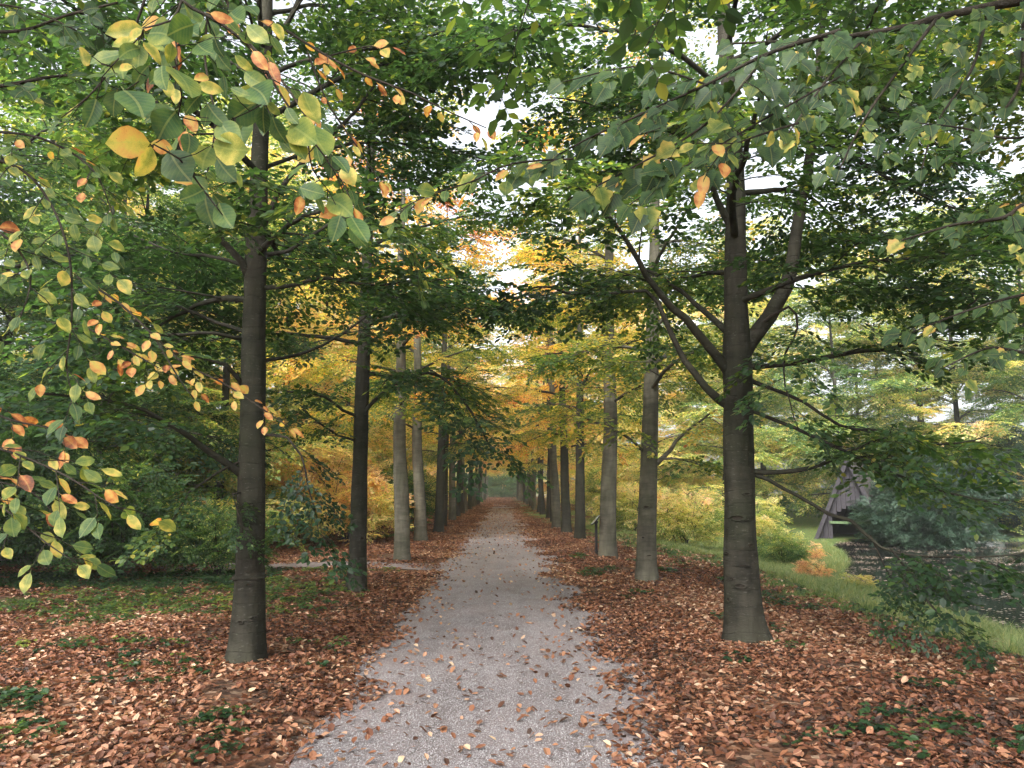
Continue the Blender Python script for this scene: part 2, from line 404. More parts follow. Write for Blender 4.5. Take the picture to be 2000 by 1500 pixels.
# ------------------------------------------------------------------ detailed leaves (single parts)
def leaf_hi(seed, W=.62, curl=.2, fold=.12, brown=False):
    rr = random.Random(seed); n = 6
    skew = rr.uniform(.78, 1.02); wf = lambda t: W*.5*(math.sin(math.pi*t**skew)**.74)*(1+.06*math.sin(t*31+seed)) if 0 < t < 1 else 0
    c = curl*rr.uniform(.2, 1.3)*(rr.choice((-1, 1)) if brown else 1); tw = rr.uniform(-.25, .25); sb = rr.uniform(-.08, .08)
    vs = []; uv = []
    for i in range(n+1):
        t = i/n
        for j in (-1, -.5, 0, .5, 1):
            if i in (0, n) and j != 0: continue
            y = j*wf(t); z = -c*t*t*.6 + fold*abs(y)*1.5 + tw*t*y + (.02*math.sin(t*22+j*2) if abs(j) == 1 else 0) - (.25*abs(y)**2*3 if brown else 0)
            vs.append(Vector((t, y + sb*math.sin(math.pi*t), z))); uv.append((t, y, 0))
    def ix(i, k):  # k 0..4
        return 0 if i == 0 else (1+5*(n-1) if i == n else 1+5*(i-1)+k)
    fs = []
    for i in range(n):
        for k in range(4):
            if i == 0: fs.append((0, ix(1, k+1), ix(1, k)))
            elif i == n-1: fs.append((ix(i, k), ix(i, k+1), ix(n, 0)))
            else: fs.append((ix(i, k), ix(i, k+1), ix(i+1, k+1), ix(i+1, k)))
    b = len(vs)  # stalk
    vs += [Vector((-.16, -.008, .01)), Vector((-.16, .008, .01)), Vector((0, .010, 0)), Vector((0, -.010, 0))]; uv += [(0, 0, 0)]*4; fs.append((b, b+1, b+2, b+3))
    return vs, fs, uv
def maple_hi(seed):
    rr = random.Random(seed)
    out = [(0, 0), (-.06, .14), (-.06, .34), (.10, .36), (.22, .54), (.40, .46), (.52, .34), (.70, .32), (.78, .18), (1.0, 0)]
    pts = out + [(x, -y) for x, y in out[-2:0:-1]]
    vs = [Vector((x, y, -.22*x*x + .18*abs(y) + rr.uniform(-.02, .02))) for x, y in pts]; c = Vector((.36, 0, -.03)); b = len(vs); vs.append(c)
    uv = [(x, y, 0) for x, y in pts] + [(.36, 0, 0)]
    fs = [(i, (i+1) % b, b) for i in range(b)]; k = len(vs)
    vs += [Vector((-.4, -.008, .02)), Vector((-.4, .008, .02)), Vector((0, .010, 0)), Vector((0, -.010, 0))]; uv += [(0, 0, 0)]*4; fs.append((k, k+1, k+2, k+3))
    return vs, fs, uv
def hi_mesh(gen, mat, name):
    vs, fs, uv = gen; me = bpy.data.meshes.new(name); me.from_pydata([tuple(v) for v in vs], [], fs); me.materials.append(mat)
    a = me.attributes.new('leafuv', 'FLOAT_VECTOR', 'POINT'); a.data.foreach_set('vector', np.array(uv, np.float32).ravel())
    me.polygons.foreach_set('use_smooth', [True]*len(fs)); me.update(); return me
HI = [hi_mesh(leaf_hi(i, .52+.035*(i % 7), .15+.05*(i % 4), .06+.06*(i % 3)), M_near, 'beech_leaf') for i in range(10)]
HIM = [hi_mesh(maple_hi(i), M_near, 'maple_leaf') for i in range(5)]
HIF = [hi_mesh(leaf_hi(40+i, .62, .5, .35, True), M_fall, 'fallen_leaf') for i in range(8)]
def leaf_obj(parent, pos, R, L, tint, meshes=HI, name='leaf', rr=random):
    o = bpy.data.objects.new(name, rr.choice(meshes)); COL.objects.link(o); o.parent = parent
    m = R.to_4x4(); m.translation = pos
    o.matrix_local = m @ Matrix.Scale(L, 4); tt = min(1, max(0, tint)); o.color = (tt, tt, tt, 1); return o

# ------------------------------------------------------------------ terrain
def sstep(a, b, x):
    t = min(1, max(0, (x-a)/(b-a))); return t*t*(3-2*t)
def shore(y):   # x of the near bank of the pond
    return 7.35 + .18*math.sin(y*.6) + max(0, y-12)*.07 + max(0, y-18)*.36
def in_pond(x, y):
    return (sstep(-.2, 1.0, x-shore(y)))*(1-sstep(31.5, 33, y))*sstep(9.4, 10.8, y)*(1-sstep(38, 42, x))
def hgt(x, y):
    a = abs(x); n = noise.noise(Vector((x*.35, y*.35, 0)))
    z = n*.07*sstep(1.5, 3.5, a)
    z += .05*sstep(1.3, 2.4, a)*(1-sstep(3, 5, a))
    if x > 3.6: z -= .48*sstep(4.0, 7.4, x)*sstep(2, 6, y)*(1-sstep(34, 45, y))
    z -= .9*in_pond(x, y)
    return z
def side_y(x): return 16.1 + .035*(x+1)**2*.5
def on_side(x, y):
    return x < -.9 and abs(y-side_y(x)) < .75
def green(x, y):
    g = 0
    n = noise.noise(Vector((x*.55, y*.55, 3.1)))*.5 + noise.noise(Vector((x*1.7, y*1.7, 8)))*.3
    if x > 0: g = max(g, sstep(3.9, 5.3, x + n*1.2 - max(0, 9-y)*.32 + max(0, y-9)*.085))
    g = max(g, sstep(.35, .7, math.exp(-(((x+4.6)/2.9)**2 + ((y-11.6)/2.6)**2)) + n*.45))
    if x < -1.9: g = max(g, sstep(.4, .9, math.exp(-((y-14.9)/.55)**2) + n*.4))
    if y > 45: g = max(g, .7*sstep(1.5, 2.0, abs(x))*(1-sstep(80, 100, y)))
    if x < -3.5 and y > 24: g = max(g, .8*sstep(-.1, .4, n+.1))
    g = max(g, sstep(.3, .55, n)*.6)
    return g

xs = np.concatenate([np.linspace(-120, -22, 12), np.linspace(-20, -8, 25), np.linspace(-7.6, 12, 66), np.linspace(12.5, 40, 45), np.linspace(44, 120, 12)])
ys = np.concatenate([np.linspace(-60, -4, 8), np.linspace(-2, 40, 140), np.linspace(41, 80, 40), np.linspace(84, 400, 50)])
vv = []; gg = []
for y in ys:
    for x in xs:
        vv.append((x, y, hgt(x, y))); gg.append(green(x, y) if abs(y) < 160 else .5)
nx = len(xs); ff = [(j*nx+i, j*nx+i+1, (j+1)*nx+i+1, (j+1)*nx+i) for j in range(len(ys)-1) for i in range(nx-1)]
me = bpy.data.meshes.new('ground'); me.from_pydata(vv, [], ff); a = me.attributes.new('green', 'FLOAT', 'POINT'); a.data.foreach_set('value', gg)
me.polygons.foreach_set('use_smooth', [True]*len(ff))
t = NT('forest_floor'); p = t.pos()
vo = t.n('ShaderNodeTexVoronoi'); vo.inputs['Scale'].default_value = 17; t.l(p, vo.inputs['Vector'])
sc_ = t.n('ShaderNodeSeparateColor'); t.l(vo.outputs['Color'], sc_.inputs[0])
lit = t.ramp(sc_.outputs[0], LIT)
soil = t.ramp(t.noise(6, 6, p), [(.35, (.030, .020, .014)), (.7, (.075, .048, .032))])
base = t.mix(t.ramp(t.noise(1.3, 4, p), [(.4, .25), (.6, .75)]), soil, lit)
gr = t.ramp(t.noise(40, 4, p), [(.3, (.02, .05, .012)), (.55, (.07, .13, .03)), (.8, (.15, .19, .05))])
ga = t.n('ShaderNodeAttribute', attribute_name='green').outputs['Fac']
gm = t.math('MULTIPLY', ga, t.ramp(t.noise(9, 4, p), [(.3, .35), (.6, 1.0)]))
me.materials.append(t.done(t.principled(t.mix(gm, base, gr), .9, t.bump(t.math('ADD', vo.outputs['Distance'], t.noise(30, 4, p)), .6, .03), .15)))
ground = tag(link('ground', me), 'forest floor of soil under fallen leaves and patches of grass', kind='structure')

# main path
def path_l(y): return -1.27 - .06*math.sin(y*.9) - .05*math.sin(y*2.7)
def path_r(y): return 1.24 + .07*math.sin(y*.7+1) + .05*math.sin(y*2.1)
mb = MB(); yy = np.concatenate([np.arange(-8, 40, .3), np.arange(40, 150, 1.5)]); K = 8
for y in yy:
    for k in range(K+1):
        u = k/K; x = path_l(y)*(1-u) + path_r(y)*u; mb.v.append((x, y, .006 + .022*math.sin(math.pi*u)))
n1 = K+1
for j in range(len(yy)-1):
    for k in range(K): mb.f.append((j*n1+k, j*n1+k+1, (j+1)*n1+k+1, (j+1)*n1+k)); mb.m.append(0); mb.h.append(.5)
t = NT('gravel'); p = t.pos()
fine = t.noise(220, 3, p, .7); med = t.noise(60, 5, p, .7); big = t.noise(.9, 5, p)
vo = t.n('ShaderNodeTexVoronoi'); vo.inputs['Scale'].default_value = 110; t.l(p, vo.inputs['Vector']); s2 = t.n('ShaderNodeSeparateColor'); t.l(vo.outputs['Color'], s2.inputs[0])
c = t.ramp(s2.outputs[0], [(0, (.14, .127, .128)), (.45, (.19, .174, .178)), (.85, (.24, .222, .225)), (1, (.32, .30, .30))])
c = t.mix(1.0, c, t.ramp(big, [(.3, (.78, .75, .76)), (.5, (1.0, .93, .91)), (.72, (1.1, 1.06, 1.05))]), 'MULTIPLY')
tr_w = t.noise(2.6, 4, t.mapping(p, (1, .10, 1))); c = t.mix(1.0, c, t.ramp(tr_w, [(.3, (.74, .72, .72)), (.55, (1.03, 1.0, 1.0)), (.75, (1.12, 1.08, 1.07))]), 'MULTIPLY')
c = t.mix(t.ramp(med, [(.35, .35), (.5, 0.0)]), c, (.11, .085, .07))
M_grav = t.done(t.principled(c, .88, t.bump(t.math('ADD', t.math('MULTIPLY', vo.outputs['Distance'], .8), t.math('ADD', fine, med)), .7, .006), .2))
path = tag(link('path', mb.mesh('path', [M_grav])), 'straight pale grey gravel path strewn with leaves', kind='structure')
mb = MB(); sx_ = np.arange(-22, -.6, .35)
for i, x in enumerate(sx_):
    for k in range(5):
        y = side_y(x) + (k/4-.5)*(1.25 + .15*math.sin(x*1.7)); mb.v.append((x, y, hgt(x, y) + .012))
for i in range(len(sx_)-1):
    for k in range(4): mb.f.append((i*5+k, (i+1)*5+k, (i+1)*5+k+1, i*5+k+1)); mb.m.append(0); mb.h.append(.5)
tag(link('side_path', mb.mesh('side_path', [M_grav])), 'narrow gravel side path turning off left between the trees', kind='structure')

# pond
mb = MB(); mb.add([(5.5, 6, -.56), (45, 6, -.56), (45, 34, -.56), (5.5, 34, -.56)], [(0, 1, 2, 3)])
t = NT('pond_water'); p = t.pos()
M_water = t.done(t.principled((.012, .013, .012), .06, t.bump(t.noise(3, 3, p), .08, .02), .5))
tag(link('water', mb.mesh('water', [M_water])), 'dark still pond water right of the path', kind='structure')
pts = []; 
for k in range(1500):
    x = rng.uniform(7.2, 30); y = rng.uniform(8, 32.8)
    if in_pond(x, y) < .25: continue
    dn = noise.noise(Vector((x*.45, y*.9, 5)))*1.1 + .30 + .9*max(0, 1-(x-shore(y))/1.5)
    if rng.random() < dn: pts.append((x, y, -.552))
n = len(pts)
scatter('floating_leaves', C_float, point_mesh('floating_leaves', pts, [(0, 0, a) for a in rng.uniform(0, 6.28, n)], rng.uniform(.7, 1.2, n), rng.integers(0, 4, n), rng.normal(.55, .1, n)))['label'] = 'pale fallen leaves floating on the dark pond'

# ------------------------------------------------------------------ thin autumn air
mb = MB(); mb.box((0, 80, 8), (170, 200, 21))
hz = link('haze', mb.mesh('haze', [], False)); hz['kind'] = 'stuff'; hz['label'] = 'thin pale autumn haze between the far trees'
hm = NT('haze_air'); pv = hm.n('ShaderNodeVolumePrincipled'); pv.inputs['Density'].default_value = .0009; pv.inputs['Color'].default_value = (.9, .93, .95, 1); pv.inputs['Anisotropy'].default_value = .2
hm.l(pv.outputs[0], hm.out.inputs['Volume']); hz.data.materials.append(hm.m); cy.volume_bounces = 1

# ------------------------------------------------------------------ trees
def foliate(poly, rad, start, base_len, rr, branches, sprays, spacing=.24, up=.12, dens=1.0, tintf=None, sprsc=1.0, hang=0.0):
    """side branches with sprays along a limb; appends tubes to branches (MB) and spray tuples"""
    pts, rd = poly, rad; cum = [0]
    for i in range(1, len(pts)): cum.append(cum[-1] + (pts[i]-pts[i-1]).length)
    Lt = cum[-1]; s = Lt*start; side = rr.choice((-1, 1)); i = 0
    while s < Lt:
        while i < len(cum)-2 and cum[i+1] < s: i += 1
        u = (s-cum[i])/max(1e-6, cum[i+1]-cum[i]); b = pts[i].lerp(pts[i+1], min(1, u)); tg = (pts[i+1]-pts[i]).normalized()
        f = s/Lt; side = -side
        yaw = math.atan2(tg.y, tg.x) + side*rr.uniform(.6, 1.15)
        pit = math.asin(max(-1, min(1, tg.z)))*.4 + rr.gauss(up, .16)
        Ls = base_len*(1-.55*f)*rr.uniform(.7, 1.2)
        q = [b]; d = Vector((math.cos(yaw)*math.cos(pit), math.sin(yaw)*math.cos(pit), math.sin(pit))); nseg = 4
        for k in range(nseg):
            d = (d + Vector((rr.gauss(0, .09), rr.gauss(0, .09), -.09-hang + rr.gauss(0, .05)))).normalized(); q.append(q[-1] + d*Ls/nseg)
        r0 = max(.0035, min(rd[i]*.45, .012*Ls+.002))
        tube(branches, q, [r0, r0*.8, r0*.6, r0*.42, r0*.25], 4, 0, False)
        step = .118/dens; nn = max(2, int(Ls*.88/step)); sd2 = 1
        for k in range(nn+1):
            v = .16 + .84*k/nn; idx = min(nseg-1, int(v*nseg)); pp = q[idx].lerp(q[idx+1], v*nseg-idx); dd = (q[idx+1]-q[idx]).normalized(); sd2 = -sd2
            y2 = math.atan2(dd.y, dd.x) + (0 if k == nn else sd2*rr.uniform(.35, 1.0)); p2 = math.asin(max(-1, min(1, dd.z)))*.6 + rr.gauss(-.08-hang, .2)
            sprays.append((pp, (rr.gauss(0, .28), -p2, y2), sprsc*rr.uniform(.75, 1.15), tintf(pp, rr)))
        s += spacing*rr.uniform(.7, 1.3)

def tree_limbs(rr, H, z0, R, trunk_at, trunk_r, spacing=.42, rise=.75, azbias=None):
    limbs = []; z = z0; az = rr.uniform(0, 6.28)
    while z < H*.97:
        az += 2.399 + rr.gauss(0, .3); f = (z-z0)/(H-z0)
        L = R*(1 - .75*f**1.6)*rr.uniform(.75, 1.15)
        if f < .1: L *= .8
        el = rise*(.45 + .75*f) + rr.gauss(0, .12); d = Vector((math.cos(az)*math.cos(el), math.sin(az)*math.cos(el), math.sin(el)))
        p = trunk_at(z); q = [p]; seg = 6
        for k in range(seg):
            d = (d + Vector((rr.gauss(0, .08), rr.gauss(0, .08), -.085 + rr.gauss(0, .04)))).normalized(); q.append(q[-1] + d*L/seg)
        r0 = min(trunk_r(z)*.42, .012 + .011*L)
        rd = [r0*(1-k/seg*.85) for k in range(seg+1)]
        limbs.append((q, rd)); z += spacing*rr.uniform(.6, 1.4)*(1 + f*.6)
    return limbs

def trunk_mesh(poly, rad, seed, sides=22, flare=.5, step=.10, mat=None):
    pts, rd = smooth_path(poly, rad, step); mb = MB(); rr = random.Random(seed); k = len(pts); vs = []
    ph = [rr.uniform(0, 6.28) for _ in range(4)]; z0 = pts[0].z
    for i in range(k):
        tgt = (pts[min(i+1, k-1)]-pts[max(i-1, 0)]).normalized(); a = Vector((1, 0, 0)); a = (a - tgt*a.dot(tgt)).normalized(); b = tgt.cross(a)
        h = pts[i].z - z0; fl = flare*(math.exp(-h/.16)*.8 + math.exp(-h/.5)*.3)
        for j in range(sides):
            an = 2*math.pi*j/sides; d = a*math.cos(an) + b*math.sin(an)
            lob = 1 + .55*math.sin(an*3+ph[0]) * .5 + .25*math.sin(an*5+ph[1])
            nz = noise.noise(Vector((d.x*1.2, d.y*1.2, h*1.6+seed)))*.09 + noise.noise(Vector((d.x*3, d.y*3, h*7+seed)))*.028
            vs.append(pts[i] + d*rd[i]*(1 + fl*max(.15, lob) + nz))
    mb.add(vs, [(i*sides+j, i*sides+(j+1) % sides, (i+1)*sides+(j+1) % sides, (i+1)*sides+j) for i in range(k-1) for j in range(sides)])
    mb.f.append(tuple(range((k-1)*sides, k*sides))); mb.m.append(0); mb.h.append(.5)
    return mb.mesh('trunk', [mat or M_bark])

def spray_points(name, sprays, rr, nvar=NSP, bare=()):
    n = len(sprays); idx = [rr.randrange(nvar) for _ in range(n)]
    for b in bare: idx[b] += nvar
    return point_mesh(name, [s[0] for s in sprays], [s[1] for s in sprays], [s[2] for s in sprays], idx, [s[3] for s in sprays]), idx

def tint_fn(base, spread=.10, off=0.0, seed=0.0):
    def f(p, rr):
        return base + spread*2*noise.noise(Vector((p.x*.7+seed, p.y*.7+off, p.z*.7))) + rr.gauss(0, .035)
    return f

def build_tree(name, label, cat, group, base, trunk_poly, trunk_rad, custom, auto, seed, tint, spread=.10, single_leaves=0, mat=None, flare=.5,
               H=11, z0=2.6, R=3.2, dens=1.0, spacing=.38, scars=(), colar=None, base_len=1.15, extra=None):
    """near tree; all coordinates world, converted to local of base"""
    rr = random.Random(seed); root = empty(name, base, label, cat, group); B = Vector(base)
    loc = lambda p: Vector(p) - B
    tp = [loc(p) for p in trunk_poly]; tme = trunk_mesh(tp, trunk_rad, seed, flare=flare, mat=mat); link('trunk', tme, root)
    zs = [p.z for p in tp]
    def tat(z):
        for i in range(len(tp)-1):
            if z <= tp[i+1].z: 
                u = (z-tp[i].z)/(tp[i+1].z-tp[i].z); return tp[i].lerp(tp[i+1], max(0, u))
        return tp[-1].copy()
    def tr(z):
        return float(np.interp(z, zs, trunk_rad))
    tf = tint_fn(tint, spread*1.4, seed*1.7, seed); sprays = []
    def limb(q, rd, start, bl, sp, hang=0, dn=dens, ss=1.0):
        mb = MB(); q2, r2 = smooth_path(q, rd, .14)
        jit = [Vector((0, 0, 0))] + [Vector((rr.gauss(0, .006), rr.gauss(0, .006), rr.gauss(0, .006))) for _ in q2[1:]]
        q2 = [a+b for a, b in zip(q2, jit)]
        tube(mb, q2, r2, 8 if rd[0] > .015 else 6)
        foliate(q2, r2, start, bl, rr, mb, sprays, sp, dens=dn, tintf=tf, hang=hang, sprsc=ss)
        link('limb', mb.mesh('limb', [M_twig if rd[0] < .02 else (mat or M_bark)]), root)
    for c in custom:
        limb([loc(p) for p in c['p']], c['r'], c.get('s', .3), c.get('l', .9), c.get('sp', .22), c.get('hang', 0), c.get('d', dens), c.get('ss', 1.0))
    for q, rd in tree_limbs(rr, H, z0, R, tat, tr, spacing):
        limb(q, rd, .2, base_len, .21)
    # a few sprays nearest the camera get leaves of their own
    camL = Vector((0, 0, CAMH)) - B; bare = []; cnt = 0
    if single_leaves:
        def in_view(p):
            w_ = p + B; c_ = RC.transposed() @ (w_ - Vector((0, 0, CAMH)))
            return c_.z < -1 and abs(c_.x/c_.z) < .62 and abs(c_.y/c_.z) < .47
        order = sorted([i for i in range(len(sprays)) if in_view(sprays[i][0])], key=lambda i: (sprays[i][0]-camL).length)
        for i in order:
            if cnt + 31 > single_leaves: break
            bare.append(i); cnt += 30
    pm, idx = spray_points('foliage', sprays, rr, NSP, bare)
    scatter('foliage', C_spray, pm, root)
    n = 0
    for i in bare:
        p, e, sc, ti = sprays[i]; Rm = Euler(e, 'XYZ').to_matrix()
        for (lp, lR, lL, hue) in SPRAY_LEAVES[idx[i]-NSP]:
            if n >= 298: break
            leaf_obj(root, p + Rm @ (lp*sc), Rm @ lR, lL*sc*1.02, ti + (hue-.5)*.44, rr=rr); n += 1
    bvh = None
    for (px, py, D, wd, ht) in scars:
        if bvh is None: bvh = BVHTree.FromPolygons([v.co.copy() for v in tme.vertices], [tuple(q.vertices) for q in tme.polygons])
        o_ = Vector((0, 0, CAMH)) - B; hit, hn, _i, _d = bvh.ray_cast(o_, ray(px, py).normalized())
        if hit is None: continue
        pc = hit; nrm = Vector((hn.x, hn.y, 0)).normalized(); r = tr(pc.z); tx = nrm.cross(Vector((0, 0, 1))).normalized()
        mb = MB(); ring = []; nr = 14
        for ii in range(nr):
            an = 6.2832*ii/nr; j = rr.uniform(.9, 1.1); 
            for (k, o_) in ((1.35, -.010), (1.12, .016), (.8, .015), (.62, .004)):
                ring.append(pc + tx*math.cos(an)*wd*.5*k*j + Vector((0, 0, 1))*math.sin(an)*ht*.5*k*j + nrm*(o_ + (math.cos(an)**2*-.125*wd*wd/max(r, .05)*k*k)))
        fs = [(ii*4+k, ((ii+1) % nr)*4+k, ((ii+1) % nr)*4+k+1, ii*4+k+1) for ii in range(nr) for k in range(3)]
        mb.add(ring, fs); mb.add([ring[ii*4+3] for ii in range(nr)], [tuple(range(nr))], 1)
        link('bark_scar', mb.mesh('bark_scar', [mat or M_bark, M_scar]), root)
    if colar:
        z = loc(P(*colar)).z; r = tr(z); mb = MB(); cc = tat(z)
        ring = [cc + Vector((math.cos(a_)*(r*1.0), math.sin(a_)*(r*1.0), .006*math.sin(3*a_))) for a_ in np.linspace(0, 6.2832, 25)]
        tube(mb, ring, [.022]*25, 8, cap=False); link('bark_ridge', mb.mesh('bark_ridge', [mat or M_bark]), root)
    return root

def px_w(pxs, D): return pxs/FPX*D/2
def traced(lst, D, dz=None):
    return [P(x, y, D if len(r) == 0 else r[0]) for x, y, *r in lst]

# --- first beech of the right row
gb = G(1455, 1262); D = gb.y
tr_ = [(1457, 1268, D), (1450, 1180, D), (1446, 1050, D), (1443, 900, D), (1440, 720, D), (1437, 600, D), (1436, 480, D), (1436, 330, D), (1422, 150, D), (1412, 0, D), (1408, -250, D), (1400, -600, D+.2), (1390, -900, D+.3)]
wd_ = [76, 66, 60, 58, 57, 47, 42, 36, 32, 28, 22, 12, 4]
trunk = [P(*q) for q in tr_]; trad = [px_w(w_, D) for w_ in wd_]
L_ = lambda pts, ws, **k: dict(p=[P(*q) for q in pts], r=[px_w(a, D)*.85 for a in ws], **k)
cust = [
 L_([(1452, 690, D), (1482, 645, D), (1520, 590, D), (1545, 530, D), (1553, 470, D+.1), (1566, 390, D+.2), (1585, 290, D+.2), (1598, 150, D+.3), (1610, 0, D+.3), (1640, -200, D+.4)], [40, 38, 36, 32, 29, 26, 24, 21, 17, 6], s=.35, l=.9, sp=.3),
 L_([(1425, 730, D), (1395, 690, D-.1), (1340, 625, D-.3), (1292, 580, D-.5), (1250, 515, D-.7), (1215, 455, D-.9), (1150, 380, D-1.2), (1060, 320, D-1.5)], [26, 22, 18, 15, 12, 9, 6, 3], s=.45, l=.9),
 L_([(1420, 790, D), (1380, 755, D-.05), (1340, 705, D), (1310, 650, D+.1), (1285, 590, D+.2), (1262, 568, D+.2), (1200, 572, D+.2), (1130, 575, D+.2), (1050, 560, D+.2), (960, 600, D+.2)], [24, 18, 15, 13, 11, 9, 8, 7, 5, 3], s=.5, l=.8),
 L_([(1422, 650, D), (1370, 605, D+.3), (1330, 570, D+.6), (1265, 530, D+1), (1200, 540, D+1.3), (1100, 520, D+1.6)], [18, 13, 11, 9, 7, 3], s=.4, l=.8),
 L_([(1455, 716, D), (1490, 714, D-.05), (1560, 708, D-.3), (1650, 690, D-.5), (1740, 680, D-.7), (1830, 640, D-1), (1940, 560, D-1.4)], [22, 14, 12, 11, 9, 7, 3], s=.40, l=.85),
 L_([(1455, 740, D), (1500, 755, D), (1570, 785, D-.2), (1640, 830, D-.3), (1730, 845, D-.4), (1830, 870, D-.6), (1930, 850, D-.8)], [14, 9, 8, 7, 6, 5, 3], s=.35, l=.7, hang=.04),
 L_([(1455, 920, D), (1495, 922, D-.1), (1550, 921, D-.3), (1605, 908, D-.5), (1655, 885, D-.6), (1700, 860, D-.7), (1770, 850, D-.9)], [15, 12, 11, 9, 7, 5, 2], s=.62, l=.6),
 L_([(1460, 922, D), (1500, 938, D-.1), (1560, 970, D-.3), (1620, 1003, D-.5), (1665, 1015, D-.6), (1690, 1040, D-.7), (1720, 1068, D-.8), (1790, 1085, D-1.0), (1900, 1088, D-1.4), (2000, 1080, D-1.6)], [12, 9, 8, 8, 8, 7, 6, 5, 4, 3], s=.62, l=.42, hang=.05, d=.6),
 L_([(1740, 1072, D-.85), (1770, 1110, D-1.0), (1800, 1160, D-1.2), (1840, 1205, D-1.3), (1885, 1240, D-1.4)], [5, 4, 4, 3, 2], s=.1, l=.20, sp=.15, hang=.05, d=.9, ss=.62),
 L_([(1700, 1045, D-.7), (1725, 1100, D-.8), (1752, 1150, D-.85), (1765, 1195, D-.9)], [4, 3, 3, 2], s=.3, l=.16, sp=.16, hang=.05, d=.8, ss=.6),
 L_([(1432, 450, D), (1402, 395, D-.1), (1378, 335, D-.3), (1330, 260, D-.6), (1250, 200, D-1)], [20, 15, 12, 9, 3], s=.4, l=.9),
 L_([(1428, 120, D), (1480, 95, D-.3), (1560, 40, D-.7), (1680, -60, D-1.2)], [16, 13, 10, 4], s=.3, l=1.0),
 L_([(1590, 270, D+.2), (1650, 300, D-.1), (1730, 345, D-.5), (1820, 390, D-.9), (1920, 420, D-1.3)], [12, 10, 8, 6, 3], s=.1, l=.9),
 L_([(1600, 140, D+.3), (1680, 190, D), (1780, 240, D-.4), (1880, 330, D-.8)], [12, 10, 8, 3], s=.1, l=1.0),
 L_([(1425, 190, D), (1330, 110, D-.4), (1200, 60, D-.8), (1060, 50, D-1.2), (930, 90, D-1.6)], [15, 12, 9, 6, 3], s=.25, l=1.0),
 L_([(1462, 800, D), (1550, 835, D-.3), (1680, 895, D-.6), (1810, 950, D-.9), (1950, 985, D-1.2)], [9, 8, 7, 5, 3], s=.3, l=.6, d=.8),
 L_([(1478, 640, D), (1540, 600, D-.3), (1560, 640, D-.5), (1530, 720, D-.7), (1560, 840, D-.8)], [8, 6, 5, 4, 2], s=.4, l=.45, hang=.1),
]
scR = [(1440, 1012, D, .16, .055), (1446, 1145, D, .13, .045), (1424, 1172, D, .05, .05), (1450, 1105, D, .12, .02), (1458, 965, D, .09, .03), (1420, 1080, D, .06, .02), (1466, 1065, D, .05, .04), (1428, 1130, D, .05, .03)]
build_tree('beech_tree', 'large grey-green beech right of the path, nearest on that side, forked trunk with green leaves', 'tree', 'beeches in the avenue',
           gb, trunk, trad, cust, True, 11, .12, .10, single_leaves=300, H=9.6, z0=3.6, R=3.3, scars=scR, flare=.42)
